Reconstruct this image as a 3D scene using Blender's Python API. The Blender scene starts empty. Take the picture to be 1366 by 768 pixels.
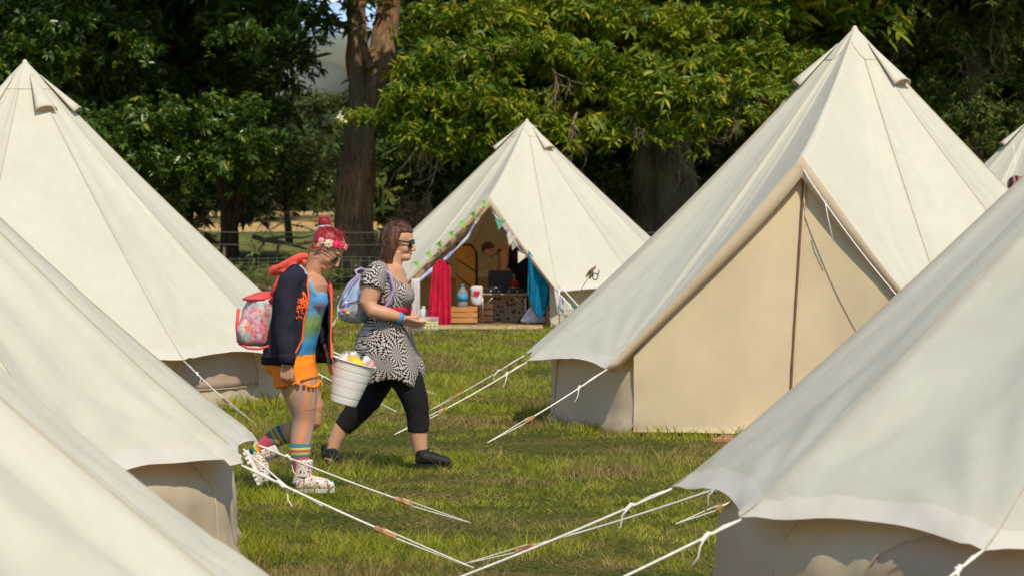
import bpy, bmesh, math, random
import numpy as np
from mathutils import Vector, Matrix, noise
PI = math.pi
S = bpy.context.scene
COL = S.collection
random.seed(7); RNG = np.random.default_rng(7)

# ---------------------------------------------------------------- camera, world, sun
FPX, HOR, CH = 4400.0, 270.0, 1.75
PITCH = math.atan((384 - HOR) / FPX)
cd = bpy.data.cameras.new('camera'); cam = bpy.data.objects.new('camera', cd); COL.objects.link(cam)
S.camera = cam
cam.location = (0, 0, CH); cam.rotation_euler = (PI/2 - PITCH, 0, 0)
cd.sensor_width = 36; cd.lens = 36 * FPX / 1366; cd.clip_end = 3000; cd.clip_start = 0.5
cd.dof.use_dof = True; cd.dof.focus_distance = 20.6; cd.dof.aperture_fstop = 7.1

SUN_AZ, SUN_EL = math.radians(-72), math.radians(49)      # azimuth from +X, towards the camera side
sdir = Vector((math.cos(SUN_EL)*math.cos(SUN_AZ), math.cos(SUN_EL)*math.sin(SUN_AZ), math.sin(SUN_EL)))
w = bpy.data.worlds.new('World'); S.world = w; w.use_nodes = True
wn = w.node_tree; bg = wn.nodes['Background']
sky = wn.nodes.new('ShaderNodeTexSky'); sky.sky_type = 'NISHITA'; sky.sun_disc = False
sky.sun_elevation = SUN_EL; sky.sun_rotation = math.atan2(sdir.x, sdir.y)
sky.air_density = 1.2; sky.dust_density = .3
wn.links.new(sky.outputs[0], bg.inputs[0]); bg.inputs[1].default_value = 0.135
ld = bpy.data.lights.new('sun', 'SUN'); ld.energy = 3.8; ld.angle = math.radians(0.6); ld.color = (1.0, 0.86, 0.65)
lo = bpy.data.objects.new('sun', ld); COL.objects.link(lo)
lo.rotation_euler = (-sdir).to_track_quat('-Z', 'Y').to_euler()
S.view_settings.view_transform = 'Standard'; S.view_settings.look = 'None'
S.view_settings.exposure = 0.07; S.view_settings.gamma = 1.0; S.view_settings.use_curve_mapping = False

def at(px, py, Y):
    d = Vector((px - 683, 0, 0)) + FPX*Vector((0, math.cos(PITCH), -math.sin(PITCH))) - (py - 384)*Vector((0, math.sin(PITCH), math.cos(PITCH)))
    return Vector((0, 0, CH)) + d * (Y / d.y)
def ground(px, py, z=0.0):
    d = at(px, py, 1000.0) - Vector((0, 0, CH))
    return Vector((0, 0, CH)) + d * ((z - CH) / d.z)

# ---------------------------------------------------------------- mesh helpers
class MB:
    def __init__(s): s.v = []; s.f = []; s.m = []; s.cm = 0
    def add(s, vs, fs):
        o = len(s.v); s.v += [tuple(v) for v in vs]
        for f in fs: s.f.append(tuple(i + o for i in f)); s.m.append(s.cm)
        return s
    def tube(s, pts, rad, seg=10, cap=True, flat=None, axis=None, twist=0):
        """round (or flattened) tube through points; flat = (a,b) multipliers, axis = the direction a is measured in"""
        pts = [Vector(p) for p in pts]; n = len(pts)
        if not hasattr(rad, '__len__'): rad = [rad]*n
        vs = []; fs = []
        prev = Vector(axis) if axis is not None else None
        for i in range(n):
            t = (pts[min(i+1, n-1)] - pts[max(i-1, 0)])
            if t.length < 1e-9: t = Vector((0, 0, 1))
            t.normalize()
            if prev is None: prev = Vector((0, 0, 1)) if abs(t.z) < .9 else Vector((1, 0, 0))
            u = prev - t*prev.dot(t)
            if u.length < 1e-5: u = t.orthogonal()
            u.normalize(); vv = t.cross(u)
            if axis is None: prev = u
            fa, fb = flat[i] if (flat and hasattr(flat[0], '__len__')) else (flat or (1, 1))
            for k in range(seg):
                a = 2*PI*k/seg + twist*i
                vs.append(pts[i] + u*math.cos(a)*rad[i]*fa + vv*math.sin(a)*rad[i]*fb)
        for i in range(n-1):
            for k in range(seg):
                fs.append((i*seg+k, i*seg+(k+1) % seg, (i+1)*seg+(k+1) % seg, (i+1)*seg+k))
        if cap:
            t0 = (pts[0]-pts[1]).normalized() if n > 1 else Vector((0, 0, -1)); t1 = (pts[-1]-pts[-2]).normalized()
            vs.append(pts[0] + t0*rad[0]*(.35 if cap is True else cap)); vs.append(pts[-1] + t1*rad[-1]*(.35 if cap is True else cap))
            a, b = len(vs)-2, len(vs)-1
            for k in range(seg):
                fs.append((a, (k+1) % seg, k)); fs.append((b, (n-1)*seg+k, (n-1)*seg+(k+1) % seg))
        return s.add(vs, fs)
    def rings(s, R, seg=24, cap=True):
        """stack of rings: (centre, a (screen-x half width), b (depth half width))"""
        vs = []; fs = []; n = len(R)
        for c, a, b in R:
            for k in range(seg):
                t = 2*PI*k/seg; vs.append((c[0]+a*math.cos(t), c[1]+b*math.sin(t), c[2]))
        for i in range(n-1):
            for k in range(seg): fs.append((i*seg+k, i*seg+(k+1) % seg, (i+1)*seg+(k+1) % seg, (i+1)*seg+k))
        if cap:
            fs.append(tuple(range(seg-1, -1, -1))); fs.append(tuple((n-1)*seg+k for k in range(seg)))
        return s.add(vs, fs)
    def arc(s, R, th, seg=26):
        """closed slab following arcs of rings: (centre, a, b, ang0, ang1) angles in degrees"""
        vs = []; fs = []; n = len(R); m = seg+1
        for lay in (0, 1):
            for c, a, b, a0, a1 in R:
                for k in range(m):
                    t = math.radians(a0 + (a1-a0)*k/seg); q = th*lay
                    vs.append((c[0]+(a-q)*math.cos(t), c[1]+(b-q)*math.sin(t), c[2]))
        o = n*m
        for i in range(n-1):
            for k in range(seg):
                q = (i*m+k, i*m+k+1, (i+1)*m+k+1, (i+1)*m+k)
                fs.append(q); fs.append(tuple(x+o for x in reversed(q)))
            for k in (0, seg): fs.append((i*m+k, (i+1)*m+k, (i+1)*m+k+o, i*m+k+o))
        for i in (0, n-1):
            for k in range(seg): fs.append((i*m+k, i*m+k+1, i*m+k+1+o, i*m+k+o))
        return s.add(vs, fs)
    def ell(s, c, r, fr=None, seg=16, rg=10, scale=None):
        c = Vector(c); vs = []; fs = []
        fr = fr or (Vector((1, 0, 0)), Vector((0, 1, 0)), Vector((0, 0, 1)))
        for i in range(rg+1):
            p = PI*i/rg
            for k in range(seg):
                t = 2*PI*k/seg
                l = Vector((math.sin(p)*math.cos(t), math.sin(p)*math.sin(t), math.cos(p)))
                q = scale(l) if scale else 1.0
                vs.append(c + (fr[0]*l.x*r[0] + fr[1]*l.y*r[1] + fr[2]*l.z*r[2])*q)
        for i in range(rg):
            for k in range(seg):
                a, b, cc, d = i*seg+k, (i+1)*seg+k, (i+1)*seg+(k+1) % seg, i*seg+(k+1) % seg
                if i == 0: fs.append((a, b, cc))
                elif i == rg-1: fs.append((a, b, d))
                else: fs.append((a, b, cc, d))
        return s.add(vs, fs)
    def box(s, c, d, fr=None, taper=1.0, rot=0):
        c = Vector(c); fr = fr or (Vector((math.cos(rot), math.sin(rot), 0)), Vector((-math.sin(rot), math.cos(rot), 0)), Vector((0, 0, 1)))
        vs = []
        for z in (-1, 1):
            q = taper if z > 0 else 1
            for x, y in ((-1, -1), (1, -1), (1, 1), (-1, 1)):
                vs.append(c + fr[0]*x*d[0]/2*q + fr[1]*y*d[1]/2*q + fr[2]*z*d[2]/2)
        return s.add(vs, [(3, 2, 1, 0), (4, 5, 6, 7), (0, 1, 5, 4), (1, 2, 6, 5), (2, 3, 7, 6), (3, 0, 4, 7)])
    def prism(s, poly, d):
        """poly = list of 3-D points (planar outline), d = thickness vector"""
        n = len(poly); P = [Vector(p) for p in poly]; d = Vector(d)
        vs = P + [p+d for p in P]
        return s.add(vs, [tuple(range(n-1, -1, -1)), tuple(range(n, 2*n))] + [(i, (i+1) % n, (i+1) % n+n, i+n) for i in range(n)])
    def grid(s, P, wrap=False):
        """P[i][j] points"""
        r = len(P); c = len(P[0]); vs = [p for row in P for p in row]; fs = []
        for i in range(r-1):
            for j in range(c - (0 if wrap else 1)):
                fs.append((i*c+j, i*c+(j+1) % c, (i+1)*c+(j+1) % c, (i+1)*c+j))
        return s.add(vs, fs)
    def build(s, name, mats, parent=None, smooth=True, solid=0, bevel=0, remesh=0, sm=4, disp=None, sub=0, recalc=False):
        me = bpy.data.meshes.new(name); me.from_pydata(s.v, [], s.f)
        if not isinstance(mats, (list, tuple)): mats = [mats]
        for m in mats: me.materials.append(m)
        if len(mats) > 1: me.polygons.foreach_set('material_index', s.m)
        me.update()
        if recalc or remesh or bevel:
            bm = bmesh.new(); bm.from_mesh(me)
            bmesh.ops.remove_doubles(bm, verts=bm.verts, dist=1e-6)
            bmesh.ops.recalc_face_normals(bm, faces=bm.faces); bm.to_mesh(me); bm.free()
        o = bpy.data.objects.new(name, me); COL.objects.link(o)
        mods = []
        if remesh:
            md = o.modifiers.new('r', 'REMESH'); md.mode = 'VOXEL'; md.voxel_size = remesh; md.use_smooth_shade = True
            if sm: md = o.modifiers.new('s', 'SMOOTH'); md.factor = .5; md.iterations = sm
        if solid: md = o.modifiers.new('t', 'SOLIDIFY'); md.thickness = solid; md.offset = 0
        if bevel: md = o.modifiers.new('b', 'BEVEL'); md.width = bevel; md.segments = 2; md.limit_method = 'ANGLE'
        if sub: md = o.modifiers.new('u', 'SUBSURF'); md.levels = sub; md.render_levels = sub
        if len(o.modifiers):
            dg = bpy.context.evaluated_depsgraph_get(); dg.update()
            nm = bpy.data.meshes.new_from_object(o.evaluated_get(dg)); o.modifiers.clear()
            o.data = nm; nm.name = name; bpy.data.meshes.remove(me); me = nm
            if len(me.materials) == 0:
                for m in mats: me.materials.append(m)
        if disp:
            n = len(me.vertices); co = np.empty(n*3); no = np.empty(n*3)
            me.vertices.foreach_get('co', co); me.vertices.foreach_get('normal', no)
            co = co.reshape(-1, 3); no = no.reshape(-1, 3)
            d = np.array([disp(Vector(p)) for p in co]); co += no*d[:, None]
            me.vertices.foreach_set('co', co.ravel()); me.update()
        if smooth: me.polygons.foreach_set('use_smooth', [True]*len(me.polygons))
        if smooth == 'auto': me.polygons.foreach_set('use_smooth', [False]*len(me.polygons))
        me.name = name
        if parent is not None: attach(o, parent)
        return o
def world_loc(p):
    v = Vector((0, 0, 0))
    while p is not None: v = v + p.location; p = p.parent
    return v
def attach(o, parent):
    o.parent = parent                      # parts are modelled in world coordinates; things are never rotated before attaching
    o.location = o.location - world_loc(parent)
def empty(name, loc=(0, 0, 0)):
    o = bpy.data.objects.new(name, None); COL.objects.link(o); o.location = loc; o.empty_display_size = .2; return o
def tag(o, label=None, cat=None, group=None, kind=None):
    if label: o['label'] = label
    if cat: o['category'] = cat
    if group: o['group'] = group
    if kind: o['kind'] = kind
    return o
def recentre(o, loc):
    """move a mesh object's origin to loc without moving the mesh"""
    loc = Vector(loc); o.data.transform(Matrix.Translation(-loc)); o.location = loc; return o
def npmesh(name, V, Q, mats, parent=None, smooth=False, per=4):
    """big mesh from numpy arrays; Q has shape (n, per)"""
    me = bpy.data.meshes.new(name); me.vertices.add(len(V)); me.vertices.foreach_set('co', V.astype(np.float32).ravel())
    me.loops.add(Q.size); me.loops.foreach_set('vertex_index', Q.astype(np.int32).ravel())
    me.polygons.add(len(Q)); me.polygons.foreach_set('loop_start', np.arange(0, Q.size, per, dtype=np.int32))
    me.polygons.foreach_set('loop_total', np.full(len(Q), per, dtype=np.int32))
    if smooth: me.polygons.foreach_set('use_smooth', np.ones(len(Q), dtype=bool))
    me.update(calc_edges=True); me.materials.append(mats)
    o = bpy.data.objects.new(name, me); COL.objects.link(o)
    if parent is not None: attach(o, parent)
    return o

# ---------------------------------------------------------------- materials
class NT:
    def __init__(s, name):
        s.m = bpy.data.materials.new(name); s.m.use_nodes = True; s.t = s.m.node_tree
        s.b = s.t.nodes['Principled BSDF']; s.out = s.t.nodes['Material Output']
        s.b.inputs['Roughness'].default_value = .8; s.b.inputs['Specular IOR Level'].default_value = .3
    def n(s, typ, props=None, **inp):
        nd = s.t.nodes.new('ShaderNode'+typ)
        for k, v in (props or {}).items(): setattr(nd, k, v)
        for k, v in inp.items():
            s.set(nd, k, v)
        return nd
    def set(s, nd, k, v):
        i = int(k[1:]) if k[0] == 'i' and k[1:].isdigit() else k.replace('_', ' ')
        sock = nd.inputs[i]
        if hasattr(v, 'links') and hasattr(v, 'node'): s.t.links.new(v, sock)
        elif hasattr(v, 'outputs'): s.t.links.new(v.outputs[0], sock)
        else: sock.default_value = v
    def coord(s, sc=(1, 1, 1)):
        tc = s.n('TexCoord'); return s.n('Mapping', Vector=tc.outputs['Object'], Scale=sc)
    def pos(s): return s.n('NewGeometry').outputs['Position']
    def noise(s, sc, det=3, vec=None, rough=.55, dist=0):
        return s.n('TexNoise', Vector=vec if vec is not None else s.coord(), Scale=sc, Detail=det, Roughness=rough, Distortion=dist).outputs['Fac']
    def ramp(s, fac, stops, interp='LINEAR'):
        r = s.n('ValToRGB', Fac=fac); e = r.color_ramp.elements; r.color_ramp.interpolation = interp
        e[0].position = stops[0][0]; e[0].color = (*stops[0][1], 1); e[1].position = stops[-1][0]; e[1].color = (*stops[-1][1], 1)
        for p, c in stops[1:-1]:
            x = e.new(p); x.color = (*c, 1)
        return r.outputs['Color']
    def math(s, op, a, b=0.0, c=0.0): return s.n('Math', {'operation': op}, i0=a, i1=b, i2=c).outputs[0]
    def mix(s, f, a, b, mode='MIX'):
        nd = s.n('Mix', {'data_type': 'RGBA', 'blend_type': mode})
        s.set(nd, 'i0', f)
        for i, v in ((6, a), (7, b)):
            if isinstance(v, tuple) and len(v) == 3: v = (*v, 1)
            s.set(nd, 'i%d' % i, v)
        return nd.outputs[2]
    def bump(s, h, st=.3, d=.01):
        b = s.n('Bump', Strength=st, Distance=d, Height=h); s.t.links.new(b.outputs[0], s.b.inputs['Normal']); return b
    def col(s, c):
        if isinstance(c, tuple): s.b.inputs['Base Color'].default_value = (*c[:3], 1)
        else: s.t.links.new(c, s.b.inputs['Base Color'])
        return s
    def p(s, **k):
        for a, v in k.items(): s.set(s.b, a, v)
        return s
    def translucent(s, f, color):
        tr = s.n('BsdfTranslucent')
        if isinstance(color, tuple): tr.inputs[0].default_value = (*color, 1)
        else: s.t.links.new(color, tr.inputs[0])
        mx = s.n('MixShader', Fac=f, i1=s.b.outputs[0], i2=tr.outputs[0]); s.t.links.new(mx.outputs[0], s.out.inputs[0]); return s
def simple(name, c, rough=.7, var=.12, sc=8, bump=0, bsc=60, metal=0, spec=.3):
    k = NT(name); f = k.noise(sc, 4)
    lo_ = tuple(x*(1-var*1.6) for x in c); hi = tuple(min(1, x*(1+var)) for x in c)
    k.col(k.ramp(f, [(.3, lo_), (.7, hi)])).p(Roughness=rough, Metallic=metal, Specular_IOR_Level=spec)
    if bump: k.bump(k.noise(bsc, 3), bump, .01)
    return k.m
M = {}
def canvas(name, c, tr=.3, trc=(.85, .6, .33), dirt=.1, mud=False, speck=False):
    k = NT(name); big = k.noise(1.3, 5); fine = k.noise(9, 6, rough=.65)
    base = k.ramp(big, [(.3, tuple(x*(1-dirt) for x in c)), (.65, c)])
    base = k.mix(.12, base, k.ramp(fine, [(.35, (.42, .38, .31)), (.6, c)]))
    if mud:
        zz = k.n('SeparateXYZ', Vector=k.pos()).outputs[2]; g = k.n('MapRange', Value=zz, From_Min=.22, From_Max=.0, To_Min=-.25, To_Max=.75).outputs[0]
        f = k.math('ADD', g, k.math('MULTIPLY', k.math('SUBTRACT', k.noise(7, 5, k.pos()), .5), 1.3))
        base = k.mix(k.ramp(f, [(.3, (0, 0, 0)), (.8, (.6, .6, .6))]), base, (.33, .27, .15))
    if speck:
        base = k.mix(k.ramp(k.noise(70, 2), [(.70, (0, 0, 0)), (.76, (.5, .5, .5))]), base, (.75, .74, .68))
        base = k.mix(k.ramp(k.noise(33, 3), [(.72, (0, 0, 0)), (.77, (.5, .5, .5))]), base, (.30, .27, .2))
    k.col(base).p(Roughness=.9, Specular_IOR_Level=.15)
    n1 = k.noise(5, 4, rough=.5); n2 = k.noise(260, 3)
    h = k.math('ADD', k.math('MULTIPLY', n1, .5), k.math('MULTIPLY', n2, .10))
    k.bump(h, .35, .02)
    k.translucent(tr, trc); return k.m
M['canvas'] = canvas('cotton_canvas', (.68, .67, .565), .16, (.82, .48, .17), .07)
M['canvas_hem'] = canvas('canvas_hem', (.69, .67, .60), .12, (.84, .63, .38))
M['canvas_wall'] = canvas('canvas_wall', (.72, .62, .45), .30, (.85, .50, .20), .12, True)
M['canvas_grey'] = canvas('weathered_canvas', (.64, .635, .545), .16, (.84, .58, .30), .14, False, True)
M['canvas_in'] = canvas('shaded_inside_canvas', (.50, .37, .2), .2, (.75, .45, .18))
M['mesh_window'] = canvas('window_gauze', (.64, .48, .37), .25, (.6, .42, .3))
M['rope'] = simple('white_rope', (.78, .76, .70), .8, .1, 40)
M['wood_toggle'] = simple('varnished_wood', (.52, .30, .14), .55, .3, 30)
M['zip'] = simple('dark_zip', (.20, .11, .06), .6, .2, 30)
M['black'] = simple('black_plastic', (.012, .012, .013), .4, .3, 20)
M['chrome'] = simple('metal_rod', (.55, .55, .55), .35, .1, 20, metal=.9)
# ---------------------------------------------------------------- ground
def terr(x, y):
    z = 0.018*(noise.noise(Vector((x*.7, y*.7, 3))) + .6*noise.noise(Vector((x*2.1, y*2.1, 7))))
    if y > 54:
        t = min(1, (y-54)/9); t = t*t*(3-2*t); z += .62*t + .12*noise.noise(Vector((x*.3, y*.3, 1)))*t
    if y > 66: z += .62*min(1, (y-66)/80)
    if y > 170: z -= .5*min(1, (y-170)/400)
    return z
k = NT('meadow_soil'); p = k.pos()
f1 = k.noise(1.6, 6, p); f2 = k.noise(.25, 3, p); f3 = k.noise(30, 3, p)
g = k.ramp(f1, [(.3, (.08, .11, .015)), (.5, (.14, .14, .03)), (.68, (.24, .17, .07))])
g = k.mix(k.ramp(f3, [(.4, (0, 0, 0)), (.62, (1, 1, 1))]), g, (.03, .035, .01))
sep = k.n('SeparateXYZ', Vector=p).outputs
far = k.n('MapRange', Value=sep[1], From_Min=92.0, From_Max=104.0).outputs[0]
wob = k.math('ADD', far, k.math('MULTIPLY', k.math('SUBTRACT', f2, .5), .6))
mid = k.n('MapRange', Value=sep[1], From_Min=58.0, From_Max=62.0).outputs[0]
g = k.mix(mid, g, k.ramp(f2, [(.35, (.10, .13, .03)), (.5, (.15, .17, .04)), (.65, (.22, .19, .06))]))
g = k.mix(k.ramp(wob, [(.4, (0, 0, 0)), (.6, (1, 1, 1))]), g, k.ramp(f1, [(.3, (.52, .34, .12)), (.7, (.62, .43, .18))]))
k.col(g).p(Roughness=1.0, Specular_IOR_Level=.05); k.bump(f3, .8, .05); M['soil'] = k.m
ys = list(np.arange(5, 70, .45)) + list(np.geomspace(70, 1500, 30)); P = []
for y in ys:
    hw = max(14, y*.5); P.append([(x, y, terr(x, y)) for x in np.linspace(-hw, hw, 64)])
b = MB(); b.grid(P); b.build('ground', M['soil']); tag(bpy.data.objects['ground'], kind='structure')

# ---------------------------------------------------------------- grass, one mass
TENTS = [(2.75, 26.5, 2.45), (3.33, 13.1, 2.5), (.22, 48.5, 2.35), (-4.35, 29.5, 2.4), (-3.92, 16.3, 2.56), (-3.14, 9.1, 2.4), (7.3, 46.0, 2.35)]
def blades(n, ylo, yhi, hmul, wmul, xlim=None, power=1.5, near=None):
    # sample Y with density ~ Y * Y^-power (frame width grows with Y)
    u = RNG.random(n); q = 2 - power
    Y = ((yhi**q - ylo**q)*u + ylo**q)**(1/q)
    X = (RNG.random(n)*2-1)*(Y*.175+.8)
    if near is not None: X, Y = near(n)
    keep = np.ones(len(X), bool)
    for cx, cy, rr in TENTS: keep &= (X-cx)**2 + (Y-cy)**2 > (rr-.02)**2
    return X[keep], Y[keep]
def vnoise(X, Y, sc, seed):
    r = np.random.default_rng(seed); T = r.random((256, 256)); x = X*sc+500.5; y = Y*sc+500.5
    xi = np.floor(x).astype(int); yi = np.floor(y).astype(int); fx = x-xi; fy = y-yi
    fx = fx*fx*(3-2*fx); fy = fy*fy*(3-2*fy)
    g = lambda a, b_: T[a % 256, b_ % 256]
    return (g(xi, yi)*(1-fx)+g(xi+1, yi)*fx)*(1-fy) + (g(xi, yi+1)*(1-fx)+g(xi+1, yi+1)*fx)*fy
def make_blades(X, Y, h0, w0, name, mat, lean=.55, thresh=None):
    n = len(X)
    cl = vnoise(X, Y, 3.2, 1)*.6 + vnoise(X, Y, 1.1, 2)*.4; bare = vnoise(X, Y*.6, .8, 5)*.6+vnoise(X, Y, 2.3, 6)*.4
    keep = (bare > .27) | (RNG.random(n) < .35)
    if thresh is not None: keep &= cl > thresh
    X, Y, cl, bare = X[keep], Y[keep], cl[keep], bare[keep]; n = len(X)
    H = h0*(.35+1.1*cl**1.5)*(.55+.9*RNG.random(n))*np.clip(.4+1.6*(bare-.15), .35, 1.15)
    W = w0*(.7+.6*RNG.random(n))*np.maximum(1, Y/18)
    a = RNG.random(n)*2*PI; ln = lean*(.3+RNG.random(n)*1.1)*H; a2 = a*1.0
    # clump-coherent lean
    ca = vnoise(X, Y, 5, 9)*4*PI; a2 = np.where(RNG.random(n) < .6, ca, a)
    dx, dy = np.cos(a2), np.sin(a2); wx, wy = np.cos(a), np.sin(a)*.5
    nx = np.round(X*2)/2
    Z = 0.018*(vnoise(X, Y, .7, 11)-.5)-.02
    V = np.empty((n, 6, 3))
    for i, (t, wf) in enumerate(((0, 1), (.55, .8), (1, .12))):
        off = ln*t**1.8; z = Z + H*(t - .18*t*t*lean)
        for j, s_ in ((0, -1), (1, 1)):
            V[:, i*2+j, 0] = X + dx*off + s_*wx*W*wf/2; V[:, i*2+j, 1] = Y + dy*off + s_*wy*W*wf/2; V[:, i*2+j, 2] = z
    base = (np.arange(n)*6)[:, None]
    Q = np.concatenate([base+np.array([[0, 1, 3, 2]]), base+np.array([[2, 3, 5, 4]])])
    return npmesh(name, V.reshape(-1, 3), Q, mat)
k = NT('grass_blade'); p = k.pos(); rnd = k.n('NewGeometry').outputs['Random Per Island']
c = k.ramp(rnd, [(0, (.12, .18, .010)), (.32, (.29, .36, .016)), (.65, (.45, .46, .028)), (.88, (.52, .46, .06)), (1, (.64, .50, .20))])
pt = k.noise(.6, 6, p, .62); c = k.mix(k.ramp(pt, [(.50, (0, 0, 0)), (.57, (.9, .9, .9))]), c, k.ramp(rnd, [(0, (.26, .20, .06)), (.5,(.34,.24,.09)), (1, (.52, .38, .18))]))
pt2 = k.noise(2.6, 3, p); c = k.mix(k.ramp(pt2, [(.35, (.55, .55, .55)), (.5, (0, 0, 0))]), c, (.07, .13, .012))
k.col(c).p(Roughness=.55, Specular_IOR_Level=.25).translucent(.45, c); M['grass'] = k.m
X, Y = blades(470000, 11.5, 54, 1, 1)
tag(make_blades(X, Y, .074, .0047, 'grass', M['grass'], .9), 'green and straw coloured meadow grass between the tents', 'grass', kind='stuff')
X, Y = blades(90000, 11.5, 54, 1, 1)
tag(make_blades(X, Y, .12, .0046, 'grass_tuft', M['grass'], .6, thresh=.58), 'taller grass tufts rising from the meadow turf', 'grass', kind='stuff')
# unmown grass at the foot of the tent walls
XX = []; YY = []
for (cx, cy, r0) in TENTS:
    m = 5200; an = RNG.random(m)*2*PI; rr = r0+.01+.22*RNG.random(m)**2; XX.append(cx+rr*np.cos(an)); YY.append(cy+rr*np.sin(an))
X = np.concatenate(XX); Y = np.concatenate(YY); kp = (Y > 11) & ~((Y > 45) & (Y < 47.2) & (X > -1.3) & (X < 1.1)); X, Y = X[kp], Y[kp]
tag(make_blades(X, Y, .15, .0062, 'long_grass', M['grass'], .5), 'long grass growing against the foot of the tent walls', 'grass', kind='stuff')

# ---------------------------------------------------------------- cloud bank added low over the horizon to dim the white sky gap
mb = MB(); rc = random.Random(5)
for i in range(60):
    x = rc.uniform(-420, 420); zc = rc.uniform(0, 55) + 25*(1-abs(x)/420)
    mb.ell((x, 1250+rc.uniform(-40, 60), zc), (rc.uniform(40, 90), 60, rc.uniform(14, 34)), None, 20, 12)
M['cloud'] = simple('cloud_vapour', (.38, .56, .92), 1, .15, .02, spec=0)
o = mb.build('cloud', M['cloud'], disp=lambda p: 6*noise.noise(p*.02)+3*noise.noise(p*.06)); tag(o, kind='structure')
# ---------------------------------------------------------------- bell tents
def pol(c, r, a, z): return Vector((c[0]+r*math.cos(math.radians(a)), c[1]+r*math.sin(math.radians(a)), z))
def tent(label, cx, cy, H, tips, door, mat='canvas', ze=.5, rt=2.7, rw=2.35, pr=1.8, pz=2.1, closed=True, vents=(), ropes=(), windows=(), wzo=0, seed=0, sag=.05, fold=0.0, rts={}):
    """tips = list of tip angles (deg) going round from the door's second tip to its first; door = angle of the peak"""
    root = empty('bell_tent', (cx, cy, 0))
    tag(root, label, 'tent', 'cream canvas bell tents pitched in the field')
    c = (cx, cy)
    T3 = [pol(c, rts.get(a, rt), a, ze) for a in tips]
    apex = Vector((cx, cy, H)); Pk = pol(c, pr, door, pz)
    rnd = random.Random(seed)
    # rim: list of (point, seg u, kind)
    rim = []; SEG = 18
    n = len(tips)
    for i in range(n-1):
        a, b_ = T3[i], T3[i+1]
        for k in range(SEG):
            u = k/SEG; p = a.lerp(b_, u); s_ = math.sin(PI*u)**.9
            inw = (Vector((cx, cy, p.z))-p).normalized()
            p = p + inw*.055*s_ + Vector((0, 0, .050*s_))
            rim.append((p, u, 0))
    for side, (a, b_) in enumerate(((T3[-1], Pk), (Pk, T3[0]))):
        m = 26
        for k in range(m):
            u = k/m; p = a.lerp(b_, u)
            p = p + Vector((0, 0, -.035*math.sin(PI*u)))
            rim.append((p, u, 1+side))
    ROW = 58
    ts = [0.012 + (1-.012)*((i/ROW)**.92) for i in range(ROW+1)]
    P = []
    off = rnd.random()*10
    for t in ts:
        row = []
        for (p, u, kd) in rim:
            q = apex.lerp(p, t)
            R = Vector((p.x-cx, p.y-cy, 0)); Rn = R.normalized()
            nrm = (Rn*.66 + Vector((0, 0, .75)))
            prof = sag*math.sin(PI*t) + .012*math.sin(PI*t**3.2)
            q = q - nrm*prof
            if kd == 0: q = q - nrm*.055*math.sin(PI*u)*math.sin(PI*min(1, t*1.0))**.8*t
            else:
                q = q - nrm*.03*math.sin(PI*u)*math.sin(PI*t)
            # folds fanning out of each tip and along the seams
            lat = min(u, 1-u)*1.2*t if kd == 0 else (min(u, 1-u)*1.5*t)
            d = math.hypot(lat, (1-t)*3.3)
            phi = math.atan2(lat, (1-t)*3.3+.02)
            if kd == 0 or (kd == 1 and u < .5) or (kd == 2 and u > .5):
                sg = 1 if (u < .5) else -1
                am = (.020 if fold else .014)*math.exp(-d/.55)*min(1, d/.06)
                q = q + nrm*am*math.cos(phi*13*sg + off)
                q = q + nrm*.007*math.exp(-d/.40)*min(1, d/.05)*math.cos(phi*31*sg + off*2)
                if fold: q = q + nrm*fold*noise.noise(Vector((math.atan2(Rn.y, Rn.x)*9, t*.7, off+3)))*t*(1.15-t)*2.5
                q = q + nrm*.0045*math.cos(lat*95 + off)*math.exp(-lat/.07)*t
                q = q + nrm*.010*math.exp(-(lat/.010)**2)*min(1, t*2)     # the seam itself
                q = q + nrm*.012*noise.noise(Vector((lat*1.3+sg*3+off, (1-t)*1.1, p.x+p.y)))*math.sin(PI*t)
                q = q + nrm*.010*noise.noise(Vector((math.atan2(Rn.y, Rn.x)*26, t*1.5, off)))*math.sin(PI*t)**.6
            # the waist below the peak, where the sewn cap ends
            q = q + nrm*(.006 if t < .07 else 0)
            row.append(q)
        P.append(row)
    mb = MB(); mb.grid(P, wrap=True)
    nf = len(rim)
    for i in range(ROW):
        for j in range(nf):
            kd = rim[j][2]
            mb.m[i*nf+j] = 1 if (ts[i] > (.955 if kd == 0 else .982)) else 0
    mb.cm = 0
    mb.tube([(cx, cy, H-.09), (cx, cy, H-.02), (cx, cy, H+.012)], [.06, .03, .012], 12)
    rf = mb.build('roof', [M[mat], M['canvas_hem']], root)
    for j in range(n):
        mb = MB(); jc = j*SEG if j < n-1 else (n-1)*SEG
        mb.tube([P[i][jc]+Vector((0, 0, .001)) for i in range(4, ROW+1, 2)], .0032, 5); mb.build('roof_seam', M['seam'], root)
    # hem seam ring of the cap, one strand
    mb = MB(); ri = 4
    mb.tube([P[ri][j] for j in range(0, nf, 3)]+[P[ri][0]], .005, 5, cap=False)
    mb.build('cap_seam', M['seam'], root)
    # wall: from tip 0 around to the last tip
    a0, a1 = tips[0]-1.5, tips[-1]+1.5
    if a1 < a0: a1 += 360
    W = []; cols = 230
    def wallr(an, z):
        ph = min(n-1, max(0, (an-tips[0])/(tips[-1]-tips[0])*(n-1))); u = ph % 1
        rr = rw + .04*math.cos(2*PI*u)*(1-z) - .02*z - .06*max(0, z-.5)/.18
        rr += .016*noise.noise(Vector((an*.35, z*2.0, off))) + .012*noise.noise(Vector((an*1.1, z*1.2, off+4)))*(1-z*.5)
        if z < .06: rr += .03
        if z > .3: rr = min(rr, .965*rt*(H-z-.1)/(H-ze) - .045 - .3*fold)
        return rr
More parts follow.
